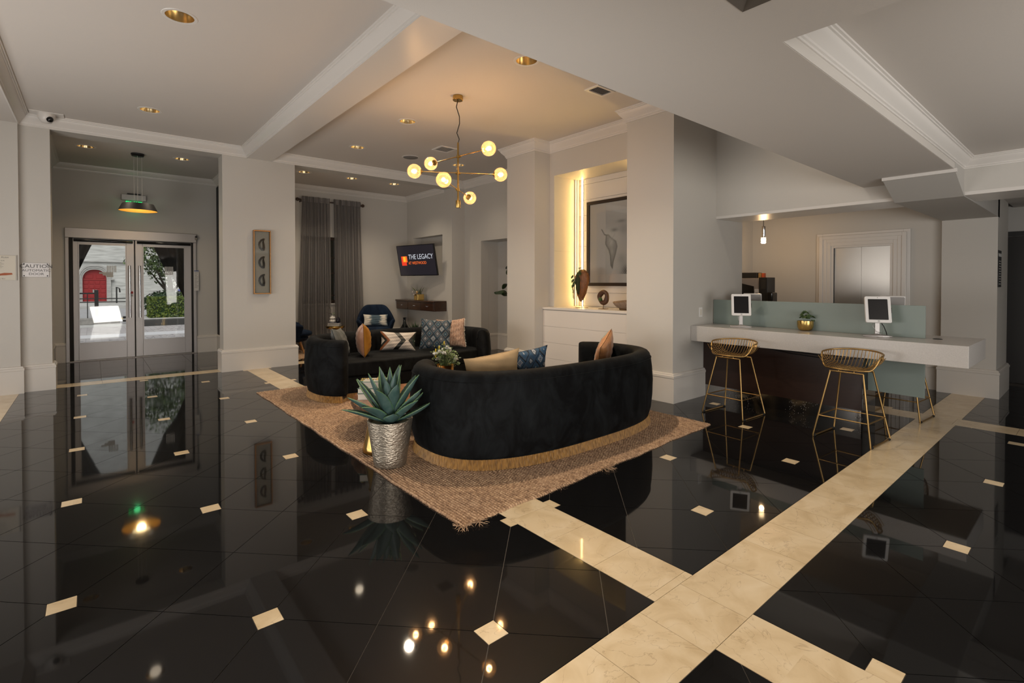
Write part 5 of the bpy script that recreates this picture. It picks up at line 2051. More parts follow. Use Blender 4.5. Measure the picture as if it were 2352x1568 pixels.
for w, d, h, c, lb, rz in bk:
    t = T('book', lb, 'book', (2.07, 4.52, z), R(-38 + rz), 'books on the coffee table')
    MB().box(-w / 2, -d / 2, 0, w / 2, d / 2, .004).box(-w / 2, -d / 2, h - .004, w / 2, d / 2, h).box(w / 2 - .006, -d / 2, .004, w / 2, d / 2, h - .004).build('cover', mat('book_cover_%d' % int(h * 1000), c, .5), t)
    MB().box(-w / 2 + .006, -d / 2 + .005, .004, w / 2 - .006, d / 2 - .005, h - .004).build('page_block', M_cream, t)
    z += h + .001
MB().box(-.10, -.085, h, .1, .08, h + .0015).build('cover_picture', mat('white_jacket', (0.6, 0.6, 0.57), .3), t)
t = T('bead_chain', 'gold leaf-shaped chain draped over the top book', 'ornament', (2.07, 4.52, z + .004))
m = MB()
for i in range(11):
    a = -2.3 + i * .33
    m.ball((-.13 + .024 * i, .06 * math.sin(i * .9), .006 + .004 * (i % 2)), .017, .009, .006, 8, 5)
m.build('links', M_goldpot, t, smooth=180, kind='stuff')
t = T('wooden_box', 'small open wooden box on the coffee table beside the front sofa', 'box', (2.66, 4.60, TZ + .001), R(10))
m = MB()
m.box(-.09, -.07, 0, .09, -.058, .13).box(-.09, .058, 0, .09, .07, .13).box(-.09, -.058, 0, -.078, .058, .13).box(.078, -.058, 0, .09, .058, .13).box(-.078, -.058, 0, .078, .058, .012)
m.build('box_body', wood('reddish_wood', (0.16, 0.055, 0.018), (0.33, 0.13, 0.045), (1, 1, 8), .4), t, bevel=.002)
t = T('flower_arrangement', 'white and green flowers in a gold bowl behind the tan cushion', 'flowers', (2.86, 4.52, TZ + .001))
MB().lathe([(0, 0), (.05, 0), (.055, .01), (.085, .12), (.095, .235), (.09, .235), (.08, .13), (0, .1)], (0, 0, 0), 28).build('gold_bowl', M_goldpot, t, smooth=50)
M_bloom = mat('white_bloom', (0.55, 0.57, 0.53), .7)
M_green = leaf_mat('bouquet_leaf', (0.02, 0.05, 0.02), (0.13, 0.19, 0.06))
M_ylw = mat('yellow_bud', (0.55, 0.40, 0.03), .6)
lv, bl, yb_ = MB(), MB(), MB()
rn = random.Random(12)
for i in range(44):
    a, rr = rn.uniform(0, 6.28), rn.uniform(.02, .15)
    tip = Vector((rr * math.cos(a), rr * math.sin(a), .27 + rn.uniform(0, .17) * (1.2 - rr * 4)))
    lv.tube([(0, 0, .15), tuple(tip * .6 + Vector((0, 0, .08))), tuple(tip)], .0025, 4)
    for k in range(8):
        p = tip + Vector((rn.uniform(-.03, .03), rn.uniform(-.03, .03), rn.uniform(-.07, .02)))
        d = Vector((rn.uniform(-1, 1), rn.uniform(-1, 1), rn.uniform(0, 1))).normalized()
        s = d.orthogonal().normalized()
        lv.add([tuple(p), tuple(p + d * .016 + s * .008), tuple(p + d * .034), tuple(p + d * .016 - s * .008)], [(0, 1, 2, 3)])
    if i % 5 == 0:
        for k in range(9):
            bl.ball(tuple(tip + Vector((rn.uniform(-.02, .02), rn.uniform(-.02, .02), rn.uniform(-.015, .02)))), .011, nu=8, nv=5)
    if i % 9 == 0:
        yb_.ball(tuple(tip + Vector((0, 0, .03))), .008, .008, .024, 7, 5)
lv.build('leaves', M_green, t, kind='stuff')
bl.build('white_blooms', M_bloom, t, smooth=180, kind='stuff')
yb_.build('yellow_buds', M_ylw, t, smooth=180, kind='stuff')

# ---------------------------------------------------------------- agave in its hammered pot
t = T('agave_plant', 'large grey-green agave in a hammered silver pot at the rug edge', 'potted plant', (1.735, 3.525, .012))
MB().lathe([(0, 0), (.112, 0), (.122, .008), (.132, .08), (.15, .20), (.163, .29), (.170, .345), (.171, .352), (.160, .352), (.15, .30), (0, .30)], (0, 0, 0), 48).build('pot', mat('hammered_pewter', (0.44, 0.39, 0.32), 0.36, metal=.85, c2=(0.34, 0.29, 0.23), nscale=25, bump=.9, bscale=42, stretch=(1, 1, 2.2)), t, smooth=60)
MB().lathe([(0, .318), (.158, .318), (.156, .30), (0, .30)], (0, 0, 0), 24).build('soil', M_moss, t)


def agave_mat():
    m, n, l, b = nodes('agave_leaf')
    at = n.new('ShaderNodeAttribute')
    at.attribute_name = 'edge'
    r = ramp(n, [(0, (0.028, 0.066, 0.060)), (.8, (0.036, 0.082, 0.068)), (.93, (0.05, 0.15, 0.045)), (1, (0.12, 0.22, 0.06))])
    l.new(at.outputs['Fac'], r.inputs[0])
    tc = n.new('ShaderNodeTexCoord')
    nz = n.new('ShaderNodeTexNoise')
    nz.inputs['Scale'].default_value = 18
    nz.inputs['Detail'].default_value = 5
    l.new(tc.outputs['Object'], nz.inputs['Vector'])
    mx = n.new('ShaderNodeMixRGB')
    r2 = ramp(n, [(.35, (0, 0, 0)), (.75, (.55, .55, .55))])
    l.new(nz.outputs[0], r2.inputs[0])
    l.new(r2.outputs[0], mx.inputs[0])
    l.new(r.outputs[0], mx.inputs[1])
    mx.inputs[2].default_value = (0.10, 0.145, 0.135, 1)
    l.new(mx.outputs[0], b.inputs['Base Color'])
    setp(b, rough=0.45)
    return m


M_agave = agave_mat()


def agave_leaf(a, length, lift0, curl, width, z0):
    """a: compass angle, lift0: start elevation, curl: change of elevation along the leaf"""
    nl, nw = 26, 9
    d = Vector((math.cos(a), math.sin(a), 0))
    s = Vector((-math.sin(a), math.cos(a), 0))
    p = d * .02 + Vector((0, 0, z0))
    vs, ed = [], []
    for i in range(nl):
        f = i / (nl - 1)
        el = lift0 + curl * f * f
        tdir = d * math.cos(el) + Vector((0, 0, math.sin(el)))
        up = Vector((0, 0, 1)) * math.cos(el) - d * math.sin(el)
        if i:
            p = p + tdir * length / (nl - 1)
        wv = width * (.62 + 1.0 * f - 0.2 * f * f) * max(0, 1 - f ** 2.6) ** 1.0 * (1 if f > .25 else .8 + .8 * f)
        wv *= (1 + (.07 if i % 2 else 0) * (f < .85))
        for j in range(nw):
            c = 2 * j / (nw - 1) - 1
            vs.append(tuple(p + s * c * wv / 2 + up * (abs(c) ** 1.6) * wv * .34))
            ed.append(abs(c) ** 3)
    m_ = MB()
    m_.add(vs, [(i * nw + j, i * nw + j + 1, (i + 1) * nw + j + 1, (i + 1) * nw + j) for i in range(nl - 1) for j in range(nw - 1)])
    o = m_.build('leaf', M_agave, t, smooth=180, fix=False, solid=.006)
    at = o.data.attributes.new('edge', 'FLOAT', 'POINT')
    at.data.foreach_set('value', ed)
    return o


CAMA = math.atan2(-3.525, -1.735)
for da, L, l0, cu, w, z0 in (
        (-82, .36, .42, -.05, .085, .31), (78, .36, .36, .45, .085, .31), (-48, .31, .75, -.35, .11, .31), (8, .20, .30, .95, .12, .315), (45, .34, .65, .1, .10, .31),
        (-62, .40, .62, .1, .10, .32), (-28, .35, 1.05, -.15, .115, .32), (20, .34, 1.15, .0, .11, .33), (60, .37, .75, .25, .105, .32), (100, .37, .62, .3, .1, .32),
        (-100, .40, .95, .05, .09, .33), (-120, .42, .75, .3, .1, .32), (130, .42, .85, .2, .1, .32), (165, .42, .95, .15, .1, .33), (-160, .42, 1.0, .15, .1, .33),
        (-75, .40, 1.15, .15, .09, .34), (-20, .33, 1.35, .05, .095, .34), (70, .41, 1.0, .1, .10, .34), (150, .42, 1.25, .05, .09, .34), (-140, .41, 1.3, .05, .085, .34),
        (30, .36, 1.4, .05, .08, .35), (110, .41, 1.38, .05, .075, .35), (-60, .36, 1.45, .02, .07, .36), (180, .38, 1.5, 0, .06, .36), (0, .26, 1.5, 0, .05, .36)):
    agave_leaf(CAMA + R(da), L, l0, cu, w, z0)
t = T('gold_pedestal', 'flared gold metal pedestal standing behind the agave pot', 'pedestal', (1.845, 3.875, .012))
MB().lathe([(0, 0), (.165, 0), (.168, .006), (.160, .05), (.135, .16), (.118, .25), (.112, .285), (.12, .292), (.12, .30), (0, .30)], (0, 0, 0), 40).build('body', M_goldpot, t, smooth=40)


# ---------------------------------------------------------------- alcove: chairs, side table, console, television
def tub_chair(label, loc, rz, sc=1.0):
    t = T('tub_armchair', label, 'armchair', loc, rz, 'navy velvet armchairs in the alcove')
    t.scale = (sc, sc, sc)
    m_ = MB()
    NT = 44

    def prof(u):
        a = (2 * u - 1)
        ang = a * R(128)
        k = abs(a)
        top = .62 + .31 * (0.5 + 0.5 * math.cos(min(1, max(0, (k - .18) / .52)) * PI))
        top -= .04 * max(0, (k - .85) / .15)
        d = Vector((math.sin(ang), math.cos(ang)))
        out_ = []
        for z, r, th in ((.25, .30, 0), (.40, .375, 0), (.55, .41, 0), (top - .07, .425 + .02 * (top - .6), 0), (top - .015, .415 + .03 * (top - .6), 0), (top, .385 + .03 * (top - .6), 0),
                         (top - .02, .35 + .03 * (top - .6), 0), (top - .1, .335, 0), (.45, .32, 0), (.30, .27, 0)):
            out_.append((d.x * r * 1.0, d.y * r * .94, z))
        return out_
    rings = [prof(i / (NT - 1)) for i in range(NT)]
    K = len(rings[0])
    m_.add([p for r_ in rings for p in r_], [(i * K + k, (i + 1) * K + k, (i + 1) * K + (k + 1) % K, i * K + (k + 1) % K) for i in range(NT - 1) for k in range(K)] + [tuple(range(K)), tuple((NT - 1) * K + k for k in range(K - 1, -1, -1))])
    m_.build('shell', M_bluevelvet, t, smooth=180, sub=1)
    m_ = MB()
    m_.lathe([(0, .22), (.22, .225), (.31, .26), (.33, .31), (.30, .335), (0, .335)], (0, 0, 0), 36)
    m_.xf(Matrix.Translation((0, -.02, 0)))
    m_.build('base', M_bluevelvet, t, smooth=60)
    m_ = MB()
    m_.lathe([(0, .335), (.29, .337), (.345, .36), (.36, .395), (.345, .43), (.28, .455), (0, .465)], (0, 0, 0), 36)
    m_.xf(Matrix.Translation((0, -.06, 0)) @ Matrix.Diagonal((.92, 1.02, 1, 1)))
    m_.build('seat_cushion', M_bluevelvet, t, smooth=180)
    for sx in (-1, 1):
        for sy in (-1, 1):
            MB().tube([(sx * .19, sy * .18, .24), (sx * .25, sy * .245, .012)], [.022, .012], 12).build('leg', M_oak, t, smooth=60)
    return t


tub_chair('navy velvet tub armchair right of the curtains, with white cushion', (4.74, 10.30, .012), R(-22), .98)
tub_chair('navy velvet tub armchair half hidden by the pier at the curtain', (2.98, 10.42, .012), R(78), .98)
cushion('tie_dye_cushion', 'white lumbar cushion with dark tie-dye streaks on the navy armchair', .52, .25, .11, tie_dye(), M_cream, (4.69, 10.20, .60), 246, 14, 1)

t = T('pedestal_side_table', 'bronze dish side table on smoky glass bell base by the curtains', 'side table', (3.77, 10.10, .012))
MB().lathe([(0, .40), (.055, .40), (.06, .43), (.075, .45), (.17, .475), (.185, .50), (.18, .518), (.165, .512), (0, .505)], (0, 0, 0), 40).build('dish_top', M_brass, t, smooth=50)
MB().lathe([(.0, .40), (.05, .40), (.065, .36), (.10, .29), (.145, .21), (.175, .10), (.18, .01), (.17, .0), (.0, .0)], (0, 0, 0), 40).build('glass_base', thin_glass('smoky_glass', (0.62, 0.66, 0.64), 1.4), t, smooth=50)
for i, (lb, c, dz) in enumerate((('navy book on the bronze side table', (0.03, 0.045, 0.09), 0), ('thin cream topped book, uppermost on the bronze side table', (0.10, 0.10, 0.13), .033))):
    b_ = T('book', lb, 'book', (3.755, 10.10, .532 + dz), R(-36 + i * 5), 'books on the side table')
    h = .032 if i == 0 else .026
    MB().box(-.12, -.085, 0, .12, .085, .003).box(-.12, -.085, h - .003, .12, .085, h).box(-.12, .08, .003, .12, .085, h - .003).build('cover', mat('alcove_cover_%d' % i, c, .5), b_)
    MB().box(-.116, -.082, .003, .116, .08, h - .003).build('page_block', M_cream, b_)
t = T('bubble_vase', 'white bubble vase with twigs standing on the side table books', 'vase', (3.725, 10.135, .592))
m = MB()
for k, (z, r, n_) in enumerate(((.035, .036, 5), (.098, .030, 5))):
    for i in range(n_):
        a = 2 * PI * i / n_ + k
        m.ball((.026 * math.cos(a), .026 * math.sin(a), z), r, nu=14, nv=9)
m.lathe([(.02, .11), (.018, .135), (.026, .155), (.022, .155), (.014, .13)], (0, 0, 0), 20)
m.build('vase_body', mat('white_ceramic', (0.62, 0.61, 0.58), .4), t, smooth=60)
m = MB()
m.tube([(0, 0, .13), (-.03, .01, .21), (-.025, .02, .27), (-.06, .02, .33), (-.065, .03, .39)], [.004, .004, .0035, .003, .002], 5)
m.tube([(0, 0, .13), (-.04, 0, .19), (-.09, .01, .205), (-.13, .01, .23)], [.003, .003, .002, .0015], 5)
m.tube([(-.05, .02, .31), (-.09, .02, .35)], .0015, 4)
m.build('twigs', M_trunk, t)
m = MB()
for i in range(30):
    p = Vector((rn.uniform(-.02, .06), rn.uniform(-.03, .03), rn.uniform(.155, .20)))
    d = Vector((rn.uniform(-1, 1), rn.uniform(-1, 1), rn.uniform(0, 1))).normalized()
    s = d.orthogonal().normalized()
    m.add([tuple(p), tuple(p + d * .012 + s * .006), tuple(p + d * .026), tuple(p + d * .012 - s * .006)], [(0, 1, 2, 3)])
m.build('leaves', M_green, t, kind='stuff')
t = T('dark_egg_vase', 'small glossy midnight blue egg vase on the side table books', 'vase', (3.815, 10.065, .592))
MB().lathe([(0, 0), (.03, .0), (.042, .025), (.043, .055), (.034, .09), (.018, .112), (.008, .114), (0, .11)], (0, 0, 0), 24).build('vase_body', mat('midnight_glaze', (0.006, 0.006, 0.014), .08), t, smooth=50)

# console with drawers
t = T('floating_console', 'wall-hung dark rosewood console with three drawers below the television', 'console table', (5.83, 10.13, 0))
y0, y1 = -.98, .74
MB().box(-.30, y0, .795, -.001, y1, .985).build('carcass', M_rosewood, t, bevel=.003)
MB().box(-.325, y0 - .0, .985, -.001, y1 + .02, 1.015).build('top', M_rosewood, t, bevel=.003)
for i in range(3):
    a = y0 + .03 + i * .565
    dw = MB().box(-.314, a, .81, -.30, a + .545, .972).build('drawer', M_rosewood, t, bevel=.003)
    MB().box(-.334, a + .26, .885, -.314, a + .285, .905).build('knob', M_chrome, dw, bevel=.003)
t = T('flower_box', 'gold cube planter with white flowers and grasses on the console', 'flowers', (5.64, 10.00, 1.016))
m = MB()
m.box(-.08, -.085, 0, .08, .085, .135)
m.build('gold_cube', M_goldpot, t, bevel=.006)
st_ = MB()
for sx in (-1, 1):
    for k in range(6):
        st_.ball((-.081, sx * .08, .015 + k * .021), .005, nu=6, nv=4)
st_.build('studs', M_brass, t)
g1, g2, g3 = MB(), MB(), MB()
for i in range(40):
    a = rn.uniform(0, 6.28)
    L = rn.uniform(.12, .26)
    lean = rn.uniform(.1, .9)
    b = Vector((rn.uniform(-.05, .05), rn.uniform(-.06, .05), .135))
    d = Vector((math.cos(a) * lean, math.sin(a) * lean - .25, 1)).normalized()
    s = d.orthogonal().normalized()
    g1.add([tuple(b - s * .006), tuple(b + s * .006), tuple(b + d * L * .6 + s * .006), tuple(b + d * L + Vector((0, 0, -.04 * lean))), tuple(b + d * L * .6 - s * .006)], [(0, 1, 2, 3, 4)])
for i in range(9):
    c = Vector((rn.uniform(-.09, -.02), rn.uniform(0, .13), rn.uniform(.12, .21)))
    for k in range(6):
        a = k * PI / 3
        d = Vector((-.5, math.cos(a), math.sin(a))).normalized()
        s = d.orthogonal().normalized()
        g2.add([tuple(c), tuple(c + d * .02 + s * .012), tuple(c + d * .04), tuple(c + d * .02 - s * .012)], [(0, 1, 2, 3)])
for i in range(4):
    g3.ball((-.07 - .01 * i % 3, -.03 - .02 * i, .165 + .015 * (i % 2)), .022, nu=8, nv=6)
g1.build('grasses', M_leaf2, t, kind='stuff')
g2.build('white_flowers', mat('white_petal', (0.6, 0.55, 0.52), .7), t, kind='stuff')
g3.build('peach_buds', mat('peach_bud', (0.5, 0.30, 0.12), .7), t, smooth=180, kind='stuff')
t = T('demijohn_vase', 'smoky glass demijohn on the floor below the console', 'vase', (5.33, 10.02, 0.0))
MB().lathe([(0, .22), (.10, .222), (.15, .26), (.172, .34), (.165, .41), (.13, .47), (.075, .52), (.04, .57), (.03, .62), (.03, .665), (.036, .668), (.036, .68), (.024, .68), (.024, .62)], (0, 0, -.22), 36).build('glass_body', thin_glass('smoky_blue_glass', (0.42, 0.46, 0.48), 1.6), t, smooth=60)
t.location = (5.50, 10.42, 0.0)
t.scale = (1.1, 1.1, 1.32)
t = T('spiky_plant', 'dark spiky plant beside the smoky demijohn, behind the back sofa', 'plant', (5.45, 9.80, 0))
MB().lathe([(0, 0), (.12, 0), (.14, .2), (.13, .2), (0, .18)], (0, 0, 0), 24).build('pot', M_black, t, smooth=40)
m = MB()
for i in range(34):
    a = rn.uniform(0, 6.28)
    lean = rn.uniform(.2, 1.0)
    d = Vector((math.cos(a) * lean, math.sin(a) * lean, 1.1)).normalized()
    s = Vector((-math.sin(a), math.cos(a), 0))
    L = rn.uniform(.26, .42)
    m.add([tuple(s * -.015 + Vector((0, 0, .18))), tuple(s * .015 + Vector((0, 0, .18))), tuple(d * L * .55 + s * .022 + Vector((0, 0, .18))), tuple(d * L + Vector((0, 0, .18))), tuple(d * L * .55 - s * .022 + Vector((0, 0, .18)))], [(0, 1, 2, 3, 4)])
m.build('leaves', M_leaf3, t, kind='stuff')

# television on its arm
t = T('television', 'wall television tilted down, showing an orange logo and white lettering', 'television', (5.50, 9.86, 1.905))
t.rotation_mode = 'QUATERNION'
q = Matrix.Rotation(R(192 + 90), 4, 'Z') @ Matrix.Rotation(R(11), 4, 'X')
t.rotation_quaternion = q.to_quaternion()
TW, TH = .61, .345
MB().box(-TW, -.0, -TH, TW, .035, TH).build('casing', M_black, t, bevel=.004)
f = MB()
for a in ((-TW, -TH, TW, -TH + .016), (-TW, TH - .012, TW, TH), (-TW, -TH + .016, -TW + .012, TH - .012), (TW - .012, -TH + .016, TW, TH - .012)):
    f.box(a[0], -.006, a[1], a[2], .0, a[3])
f.build('bezel', M_blackgloss, t)
sm, n, l, b = nodes('lit_screen')
setp(b, color=(0.004, 0.004, 0.005), rough=.22, emit=(0.02, 0.017, 0.022), emits=.8)
MB().box(-TW + .012, -.003, -TH + .016, TW - .012, .0, TH - .012).build('screen', sm, t)
FM = lambda x, z: frame_M((x, -.0036, z), (1, 0, 0), (0, 0, 1))
E_w, E_o, E_r, E_y = emis('screen_white', (0.75, 0.78, 0.85), .75), emis('screen_orange', (1.0, 0.16, 0.02), 1.0), emis('screen_red', (0.9, 0.05, 0.02), .9), emis('screen_amber', (1.0, 0.36, 0.02), 1.4)
text_mesh('screen_title', 'THE LEGACY', .155, E_w, t, FM(.15, .075), sx=.88)
text_mesh('screen_subtitle', 'AT WESTWOOD', .09, E_o, t, FM(.02, -.06), sx=.86)
MB().box(-.50, -.0042, -.11, -.335, -.0036, .10).build('screen_logo', E_r, t)
MB().box(-.455, -.0050, -.035, -.30, -.0044, .10).build('screen_logo', E_o, t)
MB().box(-.43, -.0058, -.02, -.355, -.0052, .09).build('screen_logo', E_y, t)
MB().box(-.2, .035, -.15, .2, .09, .15).build('rear_box', M_black, t, bevel=.01)
m = MB()
m.box(-.03, .09, -.03, .03, .40, .03)
m.build('wall_arm', M_black, t)

# fiddle-leaf fig behind the small column
t = T('fiddle_leaf_fig', 'fiddle-leaf fig partly hidden behind the slim column', 'plant', (5.80, 6.72, 0))
MB().lathe([(0, 0), (.15, 0), (.19, .35), (.18, .36), (0, .33)], (0, 0, 0), 28).build('pot', M_white, t, smooth=40)
MB().tube([(0, 0, .33), (.02, .02, .9), (-.02, .05, 1.4), (0, .03, 1.95)], [.018, .015, .012, .006], 8).tube([(.0, .03, 1.0), (-.03, .25, 1.18), (-.03, .40, 1.25)], .008, 6).tube([(.0, .04, 1.2), (.02, .25, 1.38)], .007, 6).build('stems', M_trunk, t, smooth=60)
M_fig = mat('fig_leaf', (0.022, 0.05, 0.012), .35, c2=(0.010, 0.028, 0.008), nscale=12)
fi = random.Random(2)
spots = [(-.05, .47, 1.21, .26), (-.02, .34, 1.17, .24), (0, .40, 1.34, .16), (.03, .30, 1.70, .22), (.0, .24, 1.60, .22), (.05, .22, 1.46, .2), (.05, .30, 1.82, .12), (0, .1, 1.95, .24), (.1, -.1, 1.8, .24), (-.1, -.1, 1.6, .24), (.1, .1, 1.5, .2), (-.12, -.05, 1.3, .22)]
for x, y, z, L in spots:
    a = math.atan2(y - .02, x) + fi.uniform(-.4, .4)
    d = Vector((math.cos(a) * .7, math.sin(a) * .7, fi.uniform(-.7, .2))).normalized()
    s = Vector((-math.sin(a), math.cos(a), fi.uniform(-.5, .5))).normalized()
    s = (s - d * s.dot(d)).normalized()
    u_ = d.cross(s)
    c = Vector((x, y, z)) - d * L * .5
    m = MB()
    m.grid(lambda u, v: tuple(c + d * L * u + s * (2 * v - 1) * L * .40 * (math.sin(PI * u ** .75) ** .7 * (.75 + .45 * u) if 0 < u < 1 else 0) + u_ * (.02 * math.sin(5 * u) + .05 * L * abs(2 * v - 1))), 12, 7)
    m.build('leaf', M_fig, t, smooth=180, fix=False)

# ---------------------------------------------------------------- counter
M_quartz, n, l, b = nodes('speckled_quartz')
tc = n.new('ShaderNodeTexCoord')
v = n.new('ShaderNodeTexVoronoi')
v.inputs['Scale'].default_value = 95
l.new(tc.outputs['Object'], v.inputs['Vector'])
nz = n.new('ShaderNodeTexNoise')
nz.inputs['Scale'].default_value = 60
l.new(tc.outputs['Object'], nz.inputs['Vector'])
r = ramp(n, [(0, (0.16, 0.14, 0.125)), (.11, (0.30, 0.275, 0.255)), (.17, (0.50, 0.475, 0.45)), (1, (0.545, 0.52, 0.495))])
l.new(math_n(n, l, 'ADD', v.outputs['Distance'], math_n(n, l, 'MULTIPLY', nz.outputs[0], .16)), r.inputs[0])
l.new(r.outputs[0], b.inputs['Base Color'])
setp(b, rough=.22)
CZ0, CZ1 = .702, .885
ct = [(5.555, 3.247), (5.455, .722), (6.32, .722), (6.44, 3.247)]
t = T('counter', 'long speckled white quartz counter with dark wood and steel base', 'counter', (0, 0, 0))
MB().prism(ct, CZ0, CZ1).build('worktop', M_quartz, t, bevel=.003)
MB().prism([(5.85, 3.246), (5.785, 1.545), (6.22, 1.545), (6.25, 3.246)], .14, CZ0).build('wood_panel', M_wenge, t)
sx_, n, l, b = nodes('scuffed_steel')
tc = n.new('ShaderNodeTexCoord')
v = n.new('ShaderNodeTexVoronoi')
v.inputs['Scale'].default_value = 60
l.new(tc.outputs['Object'], v.inputs['Vector'])
nz = n.new('ShaderNodeTexNoise')
nz.inputs['Scale'].default_value = 3
l.new(tc.outputs['Object'], nz.inputs['Vector'])
k = math_n(n, l, 'MULTIPLY', math_n(n, l, 'LESS_THAN', v.outputs['Distance'], .16), math_n(n, l, 'GREATER_THAN', nz.outputs[0], .54))
r = ramp(n, [(0, (0.36, 0.35, 0.34)), (1, (0.72, 0.70, 0.68))])
l.new(k, r.inputs[0])
l.new(r.outputs[0], b.inputs['Base Color'])
l.new(math_n(n, l, 'MULTIPLY_ADD', k, .4, .16), b.inputs['Roughness'])
setp(b, metal=1.0)
MB().prism([(5.853, 3.246), (5.788, 1.55), (6.21, 1.55), (6.24, 3.246)], .0, .14).build('kick_plate', sx_, t)
MB().box(5.79, 1.538, .0, 6.2, 1.545, CZ0).build('base_end', M_blackgloss, t)
M_frost = mat('frosted_green_glass', (0.215, 0.265, 0.245), .38, spec=.5)
gp = T('glass_divider', 'frosted green glass divider standing along the counter', 'glass panel', (0, 0, 0))
gx = lambda y: 6.075 - (3.2 - y) * .083
MB().prism([(gx(3.24), 3.24), (gx(1.082), 1.082), (gx(1.082) + .014, 1.082), (gx(3.24) + .014, 3.24)], CZ1 + .001, 1.19).build('upper_panel', M_frost, gp, bevel=.002)
MB().prism([(gx(1.535), 1.535), (gx(1.082), 1.082), (gx(1.082) + .014, 1.082), (gx(1.535) + .014, 1.535)], .33, CZ0 - .001).build('lower_panel', M_frost, gp, bevel=.002)
t = T('cable_grommet', 'black cable grommet set in the right end of the counter', 'grommet', (5.94, 1.0, CZ1))
MB().lathe([(0, .004), (.03, .004), (.036, .001), (.036, 0)], (0, 0, 0), 20).build('cap', M_rubber, t, smooth=40)


def tablet(label, loc, az, cables):
    t_ = T('tablet_stand', label, 'tablet', loc, R(az + 90), 'tablets along the counter')
    MB().lathe([(0, 0), (.045, 0), (.047, .004), (.042, .010), (0, .012)], (0, -.01, 0), 28).tube([(-.115, -.02, .006), (-.05, -.035, .006), (0, -.03, .006), (.055, -.05, .006), (.11, -.035, .006)], [.010, .018, .026, .018, .010], 8).build('stand_foot', M_alu, t_, smooth=50)
    MB().box(-.02, -.016, .008, .02, .0, .19).build('stand_post', M_alu, t_, bevel=.003)
    MB().tube([(.028, -.01, .008), (.028, -.01, .03)], .008, 10).build('lock', M_chrome, t_)
    tilt = Matrix.Translation((0, -.022, .26)) @ Matrix.Rotation(R(-14), 4, 'X')

    def rr(w, h, r_, n__=6):
        return [(sx * (w - r_) + r_ * math.cos(a0 + k * PI / 2 / n__), sz * (h - r_) + r_ * math.sin(a0 + k * PI / 2 / n__)) for sx, sz, a0 in ((1, 1, 0), (-1, 1, PI / 2), (-1, -1, PI), (1, -1, 1.5 * PI)) for k in range(n__ + 1)]
    e_ = xz_prism(rr(.104, .128, .014), -.013, .013)
    e_.xf(tilt)
    enc = e_.build('enclosure', M_white, t_, bevel=.004, smooth=40)
    e_ = xz_prism(rr(.078, .1, .003), -.0145, -.0135)
    e_.xf(tilt)
    e_.build('screen', M_blackgloss, enc)
    e_ = MB().lathe([(.005, 0), (.0075, .0008), (.0075, 0)], (0, -.0135, -.113), 16, (0, -1, 0)).lathe([(0, .0008), (.003, .0008), (.003, 0)], (0, -.0135, .114), 10, (0, -1, 0))
    e_.xf(tilt)
    e_.build('home_button', M_black, enc)
    e_ = xz_prism(rr(.098, .122, .016), .013, .020)
    e_.xf(tilt)
    e_.build('back_shell', M_alu, enc, bevel=.004, smooth=40)
    e_ = MB().box(.104, -.004, -.03, .110, .006, .02)
    e_.xf(tilt)
    e_.build('side_lock', M_rubber, enc)
    if cables == 'white':
        MB().tube([(-.03, -.03, .135), (-.034, -.045, .12), (-.028, -.04, .095), (-.02, -.02, .07)], .0025, 6).build('charging_cable', M_white, t_, smooth=180)
    if cables == 'black':
        MB().tube([(.03, .0, .14), (.06, .02, .10), (.085, .035, .04), (.095, .05, .006)], .004, 6).build('power_cable', M_rubber, t_, smooth=180)
        MB().tube([(-.035, -.02, .14), (-.04, -.03, .10), (-.01, -.035, .05), (.04, -.02, .035), (.05, 0, .07), (.035, .0, .13)], .0018, 6).build('thin_cable', M_alu, t_, smooth=180)
    return t_


tablet('white tablet kiosk on a silver stand near the wall end of the counter', (5.80, 2.755, CZ1 + .001), 212, 'white')
tablet('white tablet kiosk with black cable near the open end of the counter', (5.775, 1.425, CZ1 + .001), 208, 'black')
tablet('tablet kiosk seen from behind over the glass, wall end', (6.29, 2.845, CZ1 + .001), 20, '')
tablet('tablet kiosk seen from behind over the glass, open end', (6.19, 1.40, CZ1 + .001), 20, '')
t = T('potted_succulent', 'small green succulent in a round gold pot on the counter', 'potted plant', (5.93, 2.11, CZ1 + .001))
MB().lathe([(0, 0), (.05, 0), (.066, .012), (.077, .04), (.08, .075), (.08, .105), (.075, .105), (.075, .08), (0, .07)], (0, 0, 0), 36).build('pot', M_goldpot, t, smooth=40)
MB().lathe([(0, .098), (.072, .098), (.07, .09), (0, .09)], (0, 0, 0), 16).build('gravel', M_cream, t)
m = MB()
for i in range(24):
    a, rr_ = rn.uniform(0, 6.28), rn.uniform(.01, .075)
    rosette(m, (rr_ * math.cos(a), rr_ * math.sin(a), .115 + rn.uniform(0, .075) * (1 - rr_ * 7) + .02), rn.uniform(.018, .032), (math.cos(a) * .6, math.sin(a) * .6, .8))
for k in range(9):
    p = Vector((.06 + rn.uniform(-.02, .02), -.06 + rn.uniform(-.02, .02), .11))
    for j in range(6):
        m.ball(tuple(p), .007, nu=6, nv=4)
        p += Vector((.007, -.006, -.008))
m.build('leaves', M_succ, t, kind='stuff')
t = T('power_strip', 'black power strip and looped cables under the counter edge', 'power strip', (5.83, 1.42, .62))
MB().box(-.03, -.10, .045, .03, .05, .081).build('socket_block', M_rubber, t, bevel=.004)
MB().tube([(-.02, .02, .06), (-.05, .5, .03), (-.05, .9, .045), (-.0, 1.4, .075)], .005, 6).tube([(-.03, -.02, .06), (-.06, .4, .0), (-.06, .8, .02), (-.02, 1.2, .075)], .004, 6).build('cables', M_rubber, t, smooth=180)
t = T('wall_outlet', 'white wall switch plate above the wall end of the counter', 'switch', (5.776, 3.25, 1.04))
